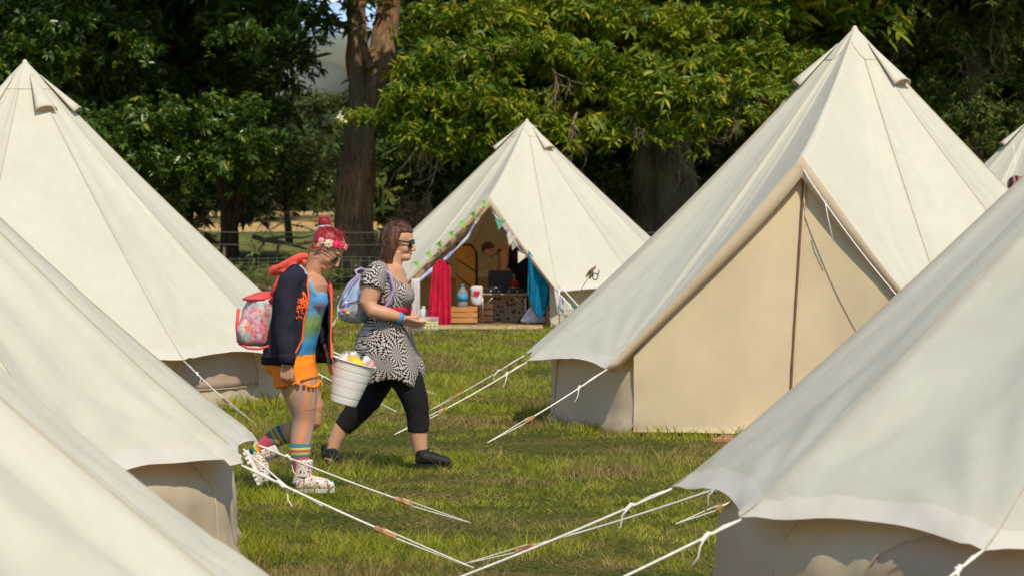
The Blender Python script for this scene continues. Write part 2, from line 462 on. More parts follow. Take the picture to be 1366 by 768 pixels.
    for i, z in enumerate([0.0, .02, .05, .09, .2, .32, .40, .47, .54, .60]):
        W.append([pol(c, wallr(a0+(a1-a0)*j/cols, z), a0+(a1-a0)*j/cols, z + (.008 if z == 0 else 0)) for j in range(cols+1)])
    mb = MB(); mb.grid(W); mb.build('wall', M['canvas_wall'], root)
    for j in range(n-1):
        mb = MB(); an = tips[j] + (4 if j == 0 else 0)
        mb.tube([pol(c, wallr(an, z)+.003, an, z) for z in (.03, .1, .2, .3, .4, .5, .6)], .006, 6)
        mb.build('wall_seam', M['canvas_wall'], root)
    for (wa, wid, kind) in windows:
        mb = MB(); G = []
        for i in range(9):
            v = i/8; row = []
            for j in range(17):
                s_ = (j/16*2-1); hw = wid/2*math.sqrt(max(0, 1-(v*.98)**2.4))
                an = wa + math.degrees(hw*s_/rw)
                rr = wallr(an, .17+.44*v)+.008+.005*math.sin(s_*hw*60+v*2)+.004*(1-abs(s_))
                row.append(pol(c, rr, an, .17+.44*v))
            G.append(row)
        mb.grid(G); wn_ = mb.build('window', M['mesh_window'], root, solid=.004)
        edge = [G[i][0] for i in range(9)] + [G[i][-1] for i in range(8, -1, -1)] + [G[0][j] for j in range(15, -1, -1)]
        mb = MB(); mb.tube(edge, .006, 6, cap=False); mb.build('window_binding', M['canvas_wall'], wn_)
    # door
    D = Vector((math.cos(math.radians(door)), math.sin(math.radians(door)), 0))
    wl, wr = pol(c, rw+.04, tips[-1]+1.6, 0), pol(c, rw+.04, tips[0]-1.6, 0)
    pk = Pk - D*.10 - Vector((0, 0, .10))
    hem = []
    for (p, u, kd) in rim:
        if kd:
            ctr = wl.lerp(wr, .5); tw = Vector((ctr.x-p.x, ctr.y-p.y, -.9 if kd else 0))
            s_ = 1.0 if not closed else 1.0
            w_ = .045 + .13*(u if kd == 1 else 1-u)**2
            hem.append((p, p + tw.normalized()*w_ - D*.05))
    hem.append((T3[0], T3[0] - D*.05))
    mb = MB(); mb.grid([[h[0]+Vector((0, 0, .002)) for h in hem], [h[0].lerp(h[1], .5) for h in hem], [h[1] for h in hem]])
    mb.build('door_hem', M['canvas_wall'], root, solid=.006)
    if closed:
        mb = MB(); G = []; NU, NV = 60, 40
        for j in range(NV+1):
            row = []
            for i in range(NU+1):
                u = i/NU; bt = wl.lerp(wr, u); e = 1-abs(u-.5)*2
                top = Vector((wl.x, wl.y, .62)).lerp(pk, u*2) if u < .5 else pk.lerp(Vector((wr.x, wr.y, .62)), (u-.5)*2)
                v = j/NV; q = bt.lerp(top, v)
                q = q + D*(.010*noise.noise(Vector((u*9, v*1.6, off))) + .012*math.sin(u*26+2*v)*math.exp(-v*4) + .02*noise.noise(Vector((u*3, v*2.5, off+2))))
                if v < .05: q = q + D*.018
                if v == 0: q.z += .03
                row.append(q)
            G.append(row)
        mb.grid(G); dp = mb.build('door_panel', M['door'], root)
        mb = MB(); mid = [G[j][NU//2] + D*.012 for j in range(NV+1)]
        sd = (wr-wl).normalized()
        mb.grid([[p - sd*.012 + D*(.006+.006*noise.noise(p*7)) for p in mid], [p + D*.018 for p in mid]]); z_ = mb.build('zip_flap', M['zip'], dp, solid=.004)
        mb = MB(); mb.tube([p + sd*.012 + D*.012 for p in mid], .009, 6); mb.build('zip_seam', M['canvas_wall'], dp)
        mb = MB()
        for s_, e_ in ((wl, pk), (wr, pk)):
            a = Vector((s_.x, s_.y, .62)); mb.tube([a.lerp(e_, k/12)+D*.012 for k in range(13)], .013, 6)
        mb.build('door_piping', M['zip'], dp)
    # vents
    for va in vents:
        mb = MB(); G = []
        tA, tB = .05, .172
        for i in range(11):
            v = i/10; t = tA+(tB-tA)*v
            row = []
            for j in range(13):
                s_ = j/12*2-1; hw = .012+.090*v
                base = pol(c, t*rt*1.0-.02*math.sin(PI*t), va, H-(H-ze-.03)*t-.045*math.sin(PI*t))
                tang = Vector((-math.sin(math.radians(va)), math.cos(math.radians(va)), 0))
                out = Vector((math.cos(math.radians(va))*.66, math.sin(math.radians(va))*.66, .75))
                row.append(base + tang*hw*s_ + out*(.01+.055*v*math.sqrt(max(0, 1-s_*s_))))
            G.append(row)
        mb.grid(G); vt = mb.build('vent', M[mat], root, solid=.006)
        mb = MB(); 
        lip = [p for p in G[-1]]
        mb.tube([p+Vector((0,0,.002)) for p in lip], .007, 6); mb.build('vent_rim', M['canvas_wall'], vt)
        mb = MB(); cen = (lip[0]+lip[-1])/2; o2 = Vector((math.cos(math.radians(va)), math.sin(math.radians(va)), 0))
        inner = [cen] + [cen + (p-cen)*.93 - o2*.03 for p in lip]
        mb.add(inner, [(0, i, i+1) for i in range(1, len(inner)-1)]); mb.build('vent_opening', M['canvas_in'], vt)  # sheet across the vent mouth, its brown stands for the shaded inside
    # guy ropes
    for r in ropes:
        st = T3[r['tip']] if isinstance(r['tip'], int) else Vector(r['tip'])
        end = ground(*r['peg'], z=.02)
        rope(root, st, end, r.get('sl', .68), r.get('kn', .3), r.get('rad', .0055), r.get('tail', 1))
    return root, T3, Pk
def rope(root, st, end, sl, kn, rad, tail=1, name='guy_rope'):
    L = (end-st).length; up = Vector((0, 0, 1))
    f = lambda u: st.lerp(end, u) - up*.012*math.sin(PI*u)*L
    side = (end-st).cross(up).normalized()
    mb = MB()
    mb.tube([f(sl*i/12) for i in range(13)], rad, 6)
    g = .012
    for s_ in (-1, 1):
        mb.tube([f(sl+(1-sl)*i/6) + (side*.3+up)*s_*g*(1-i/6) for i in range(7)], rad*.62, 5)
    mb.tube([f(0), f(kn*.5)+up*.009, f(kn)], rad*.6, 5)
    ro = mb.build(name, M['rope'], root)
    mb = MB(); k = f(kn); d = (end-st).normalized()
    mb.tube([k - d*.03, k - d*.012 + up*.008, k + d*.01 - up*.006, k + d*.035], [rad*1.1, rad*2.0, rad*1.9, rad*1.0], 8)
    mb.tube([k + up*.01 + side*.012, k - up*.02 - side*.008, k + up*.006], rad*.9, 6)
    if tail: mb.tube([k, k + d*.03 - up*.02 - side*.02, k + d*.035 - up*.06 - side*.01, k + d*.06 - up*.085], rad*.65, 5)
    mb.build('knot', M['rope'], ro)
    mb = MB(); s0 = f(sl)
    mb.prism([s0 - d*.055 - up*.012 + side*.012, s0 + d*.055 - up*.014 + side*.012, s0 + d*.065 + up*.014 + side*.012, s0 - d*.05 + up*.010 + side*.012], -side*.024)
    mb.build('slider', M['wood_toggle'], ro, bevel=.004, smooth=False)
    return ro
M['seam'] = simple('brown_stitching', (.44, .38, .29), .9, .1)
M['door'] = canvas('door_canvas', (.69, .57, .37), .14, (.8, .56, .30), .16)

step = lambda a, s, n: [a + s*i for i in range(n)]
TR_t = [282 + i*(299/11) for i in range(12)]            # ... 581 = 221
def tipset(second, first, n=12):
    tot = (first - second) % 360; return [second + tot*i/(n-1) for i in range(n)]
t1 = tipset(282, 221)
# the three left-hand tips of this tent stand where the photo has them
def settips(L, want):
    for wv in want:
        j = min(range(len(L)), key=lambda i: abs(((L[i]-wv+180) % 360)-180)); L[j] += ((wv-L[j]+180) % 360)-180
    return L
t1 = settips(t1, (168, 193, 221))
TR, TRt, TRp = tent('large cream bell tent with its door zipped shut, guy ropes running left across the grass', 2.75, 26.5, 3.15, t1, 251.5, pr=1.8, pz=2.1, rw=2.45,
    vents=(318, 185, 60), seed=1, ropes=[
    dict(tip=t1.index(min(t1, key=lambda a: abs((a-168+180) % 360-180))), peg=(571, 548), sl=.68, kn=.28),
    dict(tip=t1.index(min(t1, key=lambda a: abs((a-193+180) % 360-180))), peg=(526, 579), sl=.65, kn=.16),
    dict(tip=len(t1)-1, peg=(650, 590), sl=.66, kn=.24)])
mb = MB(); dm = pol((2.75, 26.5), 2.32, 258, .012)
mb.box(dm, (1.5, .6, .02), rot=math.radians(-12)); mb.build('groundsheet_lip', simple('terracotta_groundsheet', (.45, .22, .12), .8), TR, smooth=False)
# loop of cord from the door peak, its free end hanging over the door
mb = MB(); D = Vector((math.cos(math.radians(251.5)), math.sin(math.radians(251.5)), 0))
q0 = TRp - D*.0 - Vector((0, 0, .09)); q1 = TRt[0] + Vector((-.35, -.05, .38))
mb.tube([q0.lerp(q1, i/10) + D*.09*math.sin(PI*i/10)**.5 + Vector((0,0,-.03*math.sin(PI*i/10))) for i in range(11)], .005, 6)
kq = q0.lerp(q1, .22)+D*.09
mb.tube([kq, kq + Vector((.02, -.02, -.12)), kq + Vector((.06, -.03, -.3))], .004, 5)
mb.build('door_cord', M['rope'], TR)

rope(TR, TRt[0], ground(902, 698, .02), .89, .3, .0055)
t2 = [50, 81, 112, 143, 171.5, 200.5, 229, 257, 288, 319, 350]
FR, FRt, _ = tent('big pale grey bell tent filling the lower right corner, gauze window under its eave', 3.33, 13.1, 3.1, t2, 20, mat='canvas_grey', ze=.58, rt=2.65, rw=2.5, rts={171.5: 2.70},
    seed=2, fold=.03, vents=(200,), windows=((224, 1.1, 0),), ropes=[
    dict(tip=min(range(11), key=lambda i: abs((t2[i]-143+180) % 360-180)), peg=(617, 752), sl=.79, kn=.2),
    dict(tip=min(range(11), key=lambda i: abs((t2[i]-171.5+180) % 360-180)), peg=(450, 829), sl=.75, kn=.13, rad=.0052),
    dict(tip=min(range(11), key=lambda i: abs((t2[i]-200.5+180) % 360-180)), peg=(500, 914), sl=.75, kn=.10, rad=.0052),
    dict(tip=min(range(11), key=lambda i: abs((t2[i]-229+180) % 360-180)), peg=(893, 1040), sl=.75, kn=.09, rad=.0052)])

t3 = settips(tipset(279, 226), (199,))
MT, MTt, MTp = tent('open bell tent under the trees, green bunting round its doorway', .22, 48.5, 2.96, t3, 252, pr=1.75, pz=1.84, closed=False,
    vents=(315, 180, 60), seed=3, ropes=[
    dict(tip=len(t3)-2, peg=(440, 440), sl=.7, kn=.3, rad=.0062), dict(tip=len(t3)-3, peg=(425, 405), sl=.7, kn=.3, rad=.0062),
    dict(tip=0, peg=(800, 452), sl=.7, kn=.3, rad=.0058)])

t4 = settips(tipset(130, 70), (307, 333, 359))
BL, BLt, _ = tent('tall cream bell tent at the far left with a hooded vent facing the camera', -4.35, 29.5, 3.01, t4, 100, ze=.44, pr=1.8, rw=2.4,
    vents=(302, 357, 230), seed=4, windows=((322, 1.1, 0),), ropes=[
    dict(tip=min(range(12), key=lambda i: abs((t4[i]-307+180) % 360-180)), peg=(341, 565), sl=.6, kn=.2),
    dict(tip=min(range(12), key=lambda i: abs((t4[i]-333+180) % 360-180)), peg=(530, 549), sl=.8, kn=.3),
    dict(tip=min(range(12), key=lambda i: abs((t4[i]-359+180) % 360-180)), peg=(584, 527), sl=.8, kn=.3)])

t5 = settips(tipset(215, 155), (15, 347, 319))
LM, LMt, _ = tent('cream bell tent at left whose eave corner reaches the walking women\'s boots', -3.92, 16.3, 3.05, t5, 185, rw=2.56, seed=5, fold=.04, vents=(280,), ropes=[
    dict(tip=min(range(12), key=lambda i: abs((t5[i]-15+180) % 360-180)), peg=(628, 697), sl=.67, kn=.14, rad=.0052),
    dict(tip=min(range(12), key=lambda i: abs((t5[i]-347+180) % 360-180)), peg=(632, 757), sl=.62, kn=.17, rad=.0058)])
mb = MB(); q = LMt[min(range(12), key=lambda i: abs((t5[i]-347+180) % 360-180))]
mb.tube([q+Vector((0, .1, .07)), at(382, 648, 15.75), at(430, 674, 15.7)], .0045, 5); mb.build('loose_cord', M['rope'], LM)

t6 = settips(tipset(215, 155), (20, 352))
FL, FLt, _ = tent('nearest cream bell tent, blurred, its roof sloping across the bottom left corner', -3.14, 9.1, 3.0, t6, 185, rw=2.4, seed=6, vents=(280,), sag=.12, fold=.09)

t7 = tipset(284, 232)
ET, ETt, ETp = tent('cream bell tent glimpsed behind at the right edge, its left slope half in shade', 7.3, 46.0, 2.98, t7, 258, seed=7, pr=1.75, pz=1.84, vents=(185, 300))
# ---------------------------------------------------------------- trees
def leafmat(name, stops, tr=.35, rough=.45, spec=.4, sunlit_tone=None):
    k = NT(name); p = k.pos(); rnd = k.n('NewGeometry').outputs['Random Per Island']
    c = k.ramp(rnd, stops)
    if sunlit_tone:
        f = k.noise(.55, 4, p); c = k.mix(k.ramp(f, [(.5, (0, 0, 0)), (.66, (.75, .75, .75))]), c, sunlit_tone)  # patches of sunlit leaf tone mixed into the colour
    k.col(c).p(Roughness=rough, Specular_IOR_Level=spec).translucent(tr, c); return k.m
M['leaf_chestnut'] = leafmat('chestnut_leaf', [(0, (.05, .11, .010)), (.4, (.10, .18, .012)), (.75, (.19, .26, .014)), (.95, (.36, .36, .02)), (1, (.55, .40, .03))], sunlit_tone=(.32, .37, .014))
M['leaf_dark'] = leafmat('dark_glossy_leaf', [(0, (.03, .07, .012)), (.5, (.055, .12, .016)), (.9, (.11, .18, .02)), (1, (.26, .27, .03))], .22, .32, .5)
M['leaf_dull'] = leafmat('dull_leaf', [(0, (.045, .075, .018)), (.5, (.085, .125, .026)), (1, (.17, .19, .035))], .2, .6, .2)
M['leaf_far'] = leafmat('far_leaf', [(0, (.03, .05, .015)), (.6, (.055, .08, .02)), (1, (.10, .11, .03))], .2, .7, .2)
M['leaf_dry'] = leafmat('dry_leaf', [(0, (.30, .17, .10)), (.6, (.42, .27, .18)), (1, (.22, .2, .06))], .3, .7, .2)
def bark(name, c1, c2, sc=(6, 6, 1.2), b=1.0):
    k = NT(name); v = k.coord(sc); f = k.noise(2.2, 6, v, .7, 1.2); g = k.noise(14, 4, v)
    big = k.noise(.8, 3)
    c = k.ramp(f, [(.35, c1), (.62, c2)]); c = k.mix(k.ramp(big, [(.45, (0, 0, 0)), (.62, (.5, .5, .5))]), c, (.16, .17, .10))
    k.col(c).p(Roughness=.95, Specular_IOR_Level=.1)
    k.bump(k.math('ADD', f, k.math('MULTIPLY', g, .35)), b, .06); return k.m
M['bark'] = bark('ridged_bark', (.10, .06, .035), (.46, .28, .16)); M['bark_dark'] = bark('dark_bark', (.03, .022, .016), (.14, .10, .07))
M['bark_pale'] = bark('dead_wood', (.22, .16, .11), (.46, .36, .26), (8, 8, 3), .5)

def rosettes(C, L, nl, droop, seed, axis=None, wid=.30):
    """C (N,3) twig ends -> leaf vertices and quads"""
    r = np.random.default_rng(seed); N = len(C)
    ax = r.normal(size=(N, 3))*.45; ax[:, 2] += .55
    if axis is not None: ax += axis
    ax /= np.linalg.norm(ax, axis=1)[:, None]
    ref = np.tile([[.3, .1, 1.0]], (N, 1)); u = np.cross(ax, r.normal(size=(N, 3))); u /= np.linalg.norm(u, axis=1)[:, None]
    v = np.cross(ax, u)
    sz = L*(.55+.75*r.random(N))
    V = np.empty((N, nl, 6, 3))
    for i in range(nl):
        ph = 2*PI*(i/nl) + r.random(N)*.9; tilt = .25+.5*r.random(N)
        d = u*np.cos(ph)[:, None]*np.cos(tilt)[:, None] + v*np.sin(ph)[:, None]*np.cos(tilt)[:, None] + ax*np.sin(tilt)[:, None]
        d[:, 2] -= droop*(.5+r.random(N)*.9); d /= np.linalg.norm(d, axis=1)[:, None]
        s_ = np.cross(d, ax); s_ /= np.linalg.norm(s_, axis=1)[:, None]+1e-9
        nn = np.cross(s_, d); l = (sz*(.7+.6*r.random(N)))[:, None]; ww = l*wid*.5
        b0 = C + d*l*.06 - ax*(r.random(N)*L*.7)[:, None]
        dr = np.zeros_like(d); dr[:, 2] = -1
        V[:, i, 0] = b0
        V[:, i, 1] = b0 + d*l*.33 + s_*ww*.9 + nn*ww*.35
        V[:, i, 2] = b0 + d*l*.68 + s_*ww*.85 + nn*ww*.25 + dr*l*.06
        V[:, i, 3] = b0 + d*l + dr*l*.2
        V[:, i, 4] = b0 + d*l*.68 - s_*ww*.85 + nn*ww*.25 + dr*l*.06
        V[:, i, 5] = b0 + d*l*.33 - s_*ww*.9 + nn*ww*.35
    nv = N*nl; base = (np.arange(nv)*6)[:, None]
    Q = np.concatenate([base+np.array([[0, 1, 2, 3]]), base+np.array([[0, 3, 4, 5]])])
    return V.reshape(-1, 3), Q
def sprays(c, rad, n, seed, per=7, length=.7, drop=.25):
    """leafy twigs inside an ellipsoid clump: returns rosette points (biased to the shell, laid out along twigs)"""
    r = np.random.default_rng(seed); c = np.array(c); rad = np.array(rad)
    m = max(1, n//per); d = r.normal(size=(m, 3)); d /= np.linalg.norm(d, axis=1)[:, None]
    q = r.random(m)**.45; st = c + d*rad*q[:, None]*.8
    dirv = d*rad/np.linalg.norm(rad) + r.normal(size=(m, 3))*.35; dirv[:, 2] *= .5; dirv /= np.linalg.norm(dirv, axis=1)[:, None]
    out = []
    for i in range(per):
        t = (i+.5)/per; ln = length*(.6+.8*r.random(m))
        p = st + dirv*(t*ln)[:, None] + r.normal(size=(m, 3))*.055; p[:, 2] -= drop*t*t*ln; out.append(p)
    return np.concatenate(out)
def leafmesh(name, pts, L, nl, droop, seed, mat, parent, wid=.3):
    V, Q = rosettes(pts, L, nl, droop, seed, wid=wid); return npmesh(name, V, Q, mat, parent)
def px_clumps(lst, dens, seed, per=7, length=.7, drop=.25):
    """(px, py, Y, rx_px, rz_px, ry_m): clumps given by where they stand"""
    out = []
    for i, (px, py, Y, rx, rz, ry) in enumerate(lst):
        c = at(px, py, Y); s_ = Y/FPX; R = (rx*s_, ry, rz*s_)
        n = int(dens*R[0]*R[1]**.5*R[2]); out.append(sprays(c, R, max(per, n), seed*100+i, per, length, drop))
    return np.concatenate(out)
def trunk(parent, pts, rad, mat, name='trunk', seg=28, flute=.10, seed=0):
    P = [Vector(p) for p in pts]
    # resample
    Q = []; R = []
    for i in range(len(P)-1):
        for k in range(8):
            t = k/8; p0, p1, p2, p3 = P[max(0, i-1)], P[i], P[i+1], P[min(len(P)-1, i+2)]
            Q.append(.5*((2*p1)+(p2-p0)*t+(2*p0-5*p1+4*p2-p3)*t*t+(3*p1-p0-3*p2+p3)*t**3)); R.append(rad[i]*(1-t)+rad[i+1]*t)
    Q.append(P[-1]); R.append(rad[-1])
    mb = MB(); mb.tube(Q, R, seg)
    def dsp(p):
        return R[0]*flute*(noise.noise(Vector((p.x*4+seed, p.y*4, p.z*.7)))*1.3 + .5*noise.noise(Vector((p.x*11, p.y*11, p.z*1.6+seed))))
    return mb.build(name, mat, parent, disp=dsp)
def twigs(parent, starts, mat, name, seed, n=5, ln=.5, r0=.018, droop=.6, main=None):
    r = random.Random(seed)
    for s_, d0 in starts:
        mb = MB()
        def grow(p, d, l, rad, depth):
            pts = [p]; rr = [rad]; k = 6
            for i in range(k):
                d = (d + Vector((r.uniform(-1, 1), r.uniform(-1, 1), r.uniform(-1, 1)-droop*.25))*.42).normalized()
                p = p + d*l/k; pts.append(p); rr.append(rad*(1-.8*(i+1)/k))
                if depth and r.random() < .55: grow(p, (d + Vector((r.uniform(-1, 1), r.uniform(-1, 1), r.uniform(-.9, .6)))).normalized(), l*.5, rad*.5, depth-1)
            mb.tube(pts, rr, 5)
        for i in range(n): grow(Vector(s_), (Vector(d0)+Vector((r.uniform(-.6, .6), r.uniform(-.6, .6), r.uniform(-.5, .4)))).normalized(), ln*r.uniform(.6, 1.3), r0, 2)
        mb.build(name, mat, parent)
def tree(label, px, Y, z=None):
    g = at(px, 300, Y); g.z = terr(g.x, Y) - .1; t = empty('broadleaf_tree', g); tag(t, label, 'tree', 'trees standing beyond the wire fence'); return t
def canopy(parent, x0, x1, y0, y1, z0, z1, n, L, mat, seed, name='upper_crown', nl=6):  # coarse leaves above the frame, put there to shade the trees below
    r = np.random.default_rng(seed)
    m = n//9; c = np.stack([r.uniform(x0, x1, m), r.uniform(y0, y1, m), r.uniform(z0, z1, m)], 1)
    pts = np.concatenate([c + r.normal(size=c.shape)*np.array([.5, .5, .28]) for _ in range(9)])
    return leafmesh(name, pts, L, nl, .3, seed, mat, parent)

# --- the central chestnut with bright leaves, broad fluted trunk
t = tree('broad chestnut behind the open tent with sunlit yellow green leaves and a thick fluted trunk', 885, 60)
g = t.location
trunk(t, [g+Vector((0, 0, -.3)), g+Vector((.0, 0, .35)), at(887, 290, 60), at(884, 200, 60), at(880, 120, 60), at(868, 20, 60), at(850, -160, 60)], [.92, .70, .60, .56, .58, .5, .42], M['bark_dark'], seg=48, flute=.16)
for pts, rr in (([(880, 150, 60), (820, 110, 59), (740, 80, 57.8), (640, 62, 56.8), (560, 60, 56.3)], [.16, .12, .08, .045, .02]),
                ([(880, 130, 60), (800, 150, 59), (700, 135, 57.5), (610, 140, 56.5), (520, 165, 56)], [.15, .11, .07, .04, .015]),
                ([(885, 140, 60), (930, 120, 58.5), (990, 95, 57.3), (1060, 90, 56.5)], [.16, .1, .06, .02]),
                ([(878, 170, 60), (850, 170, 58.4), (800, 160, 57.2), (760, 170, 56.6)], [.12, .08, .05, .02]),
                ([(868, 20, 60), (760, 10, 58.6), (640, 15, 57.4), (540, 30, 56.8)], [.2, .14, .08, .03])):
    trunk(t, [at(*p) for p in pts], rr, M['bark_dark'], 'branch', seg=9, flute=.03)
cl = [(592, 30, 57, 46, 30, .8), (640, 20, 57, 60, 28, .8), (730, 15, 57.2, 70, 28, .9), (820, 20, 57, 60, 30, .8), (900, 30, 57, 60, 30, .8), (985, 18, 57.5, 55, 26, .8),
      (574, 88, 56.4, 36, 26, .7), (610, 70, 56.2, 55, 26, .7), (690, 62, 56.2, 55, 28, .7), (770, 72, 56.4, 50, 26, .7), (845, 85, 56.6, 50, 24, .7), (925, 75, 56.8, 50, 26, .7), (1005, 68, 57, 48, 22, .7), (1060, 80, 57, 38, 22, .6),
      (538, 140, 56.2, 26, 18, .5), (512, 162, 56.2, 24, 11, .35), (570, 128, 55.9, 44, 20, .6), (640, 122, 55.7, 46, 22, .6), (570, 165, 55.8, 52, 18, .5), (640, 170, 55.8, 34, 20, .5), (700, 140, 56, 34, 18, .5), (705, 165, 56, 22, 12, .4),
      (790, 110, 56.4, 36, 16, .5), (850, 115, 56.2, 42, 18, .5), (780, 165, 56.2, 36, 13, .4), (830, 160, 56.2, 34, 16, .4), (905, 120, 56, 52, 20, .6), (975, 112, 56, 48, 20, .6), (1040, 125, 56.3, 34, 16, .5), (935, 152, 55.8, 34, 16, .4), (1010, 150, 56, 26, 13, .4), (880, 160, 55.9, 20, 12, .3),
      (480, 150, 56.3, 20, 9, .3), (650, 190, 56, 14, 13, .25), (565, 190, 56.3, 22, 9, .3)]
leafmesh('crown', px_clumps(cl, 1750, 11, 6, .42, .25), .155, 8, .55, 21, M['leaf_chestnut'], t, .27)
canopy(t, 0.8, 6.5, 57.5, 64, 5.3, 11, 9000, .34, M['leaf_chestnut'], 31)
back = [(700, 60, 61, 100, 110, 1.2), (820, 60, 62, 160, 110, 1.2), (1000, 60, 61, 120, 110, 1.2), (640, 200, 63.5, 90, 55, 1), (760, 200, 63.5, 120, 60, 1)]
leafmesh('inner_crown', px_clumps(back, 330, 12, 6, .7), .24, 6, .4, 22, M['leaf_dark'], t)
st = [(at(850, 150, 56.2), (0, -.2, -1)), (at(600, 185, 56), (-1, 0, -.6)), (at(560, 180, 56), (-.6, 0, -.6)), (at(938, 150, 56), (.1, 0, -1)), (at(1000, 120, 56), (.3, 0, -1)), (at(905, 165, 56.4), (.4, 0, -1)), (at(640, 65, 55.9), (1, 0, 0)), (at(770, 150, 55.9), (0, 0, -1)), (at(735, 90, 56), (1, 0, -.8))]
twigs(t, st, M['bark_pale'], 'bare_twigs', 5, n=3, ln=.8, r0=.013)

canopy(t, -2.0, 5.4, 55.6, 58.2, 7.8, 9.1, 4600, .32, M['leaf_chestnut'], 34, 'added_shade_crown')  # unseen leaf mass added above the frame to shade the trunks
# --- leaning double-trunk tree by the gap in the leaves
t = tree('leaning old tree with a forked sunlit trunk beside the gap of sky', 474, 62)
g = t.location; g2 = g
trunk(t, [g+Vector((-.05, 0, -.5)), g+Vector((-.02, 0, .2)), at(470, 300, 62), at(478, 220, 62), at(480, 150, 62), at(474, 90, 62), at(474, 40, 62), at(470, -60, 62)], [.80, .46, .33, .29, .25, .19, .17, .14], M['bark'], seg=36, flute=.13)
trunk(t, [at(478, 190, 62.1), at(492, 130, 62.2), at(505, 90, 62.3), at(515, 40, 62.5), at(528, -60, 62.5)], [.3, .32, .27, .22, .16], M['bark'], 'limb', seg=28, flute=.12)
trunk(t, [at(494, 90, 61.9), at(484, 55, 61.8), at(480, 20, 61.9), at(500, -30, 62)], [.09, .07, .06, .05], M['bark'], 'limb', seg=12, flute=.05)
trunk(t, [at(474, 42, 61.9), at(455, 33, 61.7), at(430, 28, 61.5), at(380, 20, 61)], [.09, .07, .055, .03], M['bark_dark'], 'limb', seg=12, flute=.05)
cl = [(400, 20, 61, 44, 20, .8), (360, 60, 61, 40, 32, .8), (405, 62, 62.3, 18, 18, .4), (375, 100, 62, 26, 16, .5), (500, 2, 62.8, 40, 7, .5), (446, 2, 61, 30, 7, .5), (566, 60, 63.2, 20, 40, .6), (560, 110, 63, 22, 26, .5)]
leafmesh('crown', px_clumps(cl, 900, 13, 6, .5), .17, 7, .4, 23, M['leaf_dark'], t, .32)
canopy(t, -5.5, -3.2, 60, 64, 6.3, 10, 1200, .32, M['leaf_dark'], 32)

# --- the dark glossy tree at the left
t = tree('dense dark green glossy leaved tree behind the far left tent', 300, 63)
g = t.location
trunk(t, [g+Vector((0, 0, -.4)), at(306, 330, 63), at(306, 300, 63), at(300, 262, 63), at(288, 220, 63), at(270, 120, 63)], [.27, .18, .16, .13, .11, .09], M['bark_dark'], seg=20)
trunk(t, [at(306, 305, 63), at(318, 270, 63), at(328, 235, 63), at(335, 150, 63)], [.16, .13, .11, .08], M['bark_dark'], 'limb', seg=16)
trunk(t, [at(214, 345, 62.5), at(216, 300, 62.5), at(214, 240, 62.5), at(220, 150, 62.5)], [.24, .2, .18, .12], M['bark_dark'], 'limb', seg=16)
cl = []
rr = random.Random(4)
for i in range(40):
    px = rr.uniform(-40, 370); py = rr.uniform(-10, 235)
    if py > 215 - abs(px-230)*.1: py -= 30
    cl.append((px, py, rr.uniform(58.5, 61.5), rr.uniform(30, 52), rr.uniform(18, 30), .7))
cl += [(150, 190, 58.6, 34, 26, .6), (210, 215, 58.4, 40, 26, .6), (270, 205, 58.3, 46, 26, .6), (320, 190, 58.6, 36, 26, .6), (180, 150, 58.5, 50, 26, .6), (250, 150, 58.4, 50, 26, .6), (310, 140, 58.6, 36, 24, .6), (60, 40, 58.4, 40, 24, .6), (110, 75, 58.6, 30, 20, .5), (20, 60, 58.4, 26, 20, .5), (90, 15, 58.4, 40, 18, .5), (240, 250, 59, 34, 16, .5), (340, 225, 60, 26, 16, .5)]
leafmesh('crown', px_clumps(cl, 1000, 14, 6, .45), .14, 7, .35, 24, M['leaf_dark'], t, .36)
canopy(t, -10.5, -4, 59, 66, 5.8, 11, 6500, .36, M['leaf_dark'], 33)
back = [(60, 100, 65, 120, 150, 1.2), (240, 60, 65, 110, 110, 1.2), (230, 190, 65, 90, 60, 1), (120, 240, 65, 100, 50, 1)]
leafmesh('inner_crown', px_clumps(back, 330, 15, 6, .7), .26, 6, .4, 25, M['leaf_dark'], t)
twigs(t, [(at(330, 270, 60), (.2, 0, -1)), (at(360, 262, 60.5), (.3, 0, -1)), (at(385, 265, 61), (0, 0, -1)), (at(280, 262, 61), (-.3, 0, -1)), (at(240, 262, 61), (0, 0, -1))], M['bark_dark'], 'bare_twigs', 6, n=3, ln=.6, r0=.009)

canopy(t, -9.5, -3.5, 56, 58.6, 7.9, 10.5, 2600, .32, M['leaf_dark'], 35, 'added_shade_crown')  # unseen leaves added in front to shade the left tree's trunk
# low scrub under it, dry leaves showing
t = tree('thin dark thorn sapling standing in the long grass near the women', 393, 66); g = t.location
trunk(t, [at(386, 325, 66), at(384, 300, 66), at(381, 270, 66), at(376, 200, 66)], [.08, .07, .055, .04], M['bark_dark'], seg=10, flute=.05)
leafmesh('crown', px_clumps([(380, 215, 65.5, 40, 22, .7), (410, 235, 66, 34, 20, .6), (350, 245, 65.8, 34, 18, .6), (400, 262, 66, 36, 9, .5), (345, 268, 65.5, 36, 9, .5)], 900, 16, 6, .4), .10, 6, .4, 26, M['leaf_dull'], t)
twigs(t, [(at(388, 300, 66), (1, 0, .3)), (at(388, 290, 66), (-1, 0, -.2)), (at(420, 300, 66), (1, 0, -.3)), (at(415, 330, 66), (1, 0, .6)), (at(360, 290, 66), (-.4, 0, -.5))], M['bark_pale'], 'bare_twigs', 7, n=3, ln=.8, r0=.011, droop=.1)

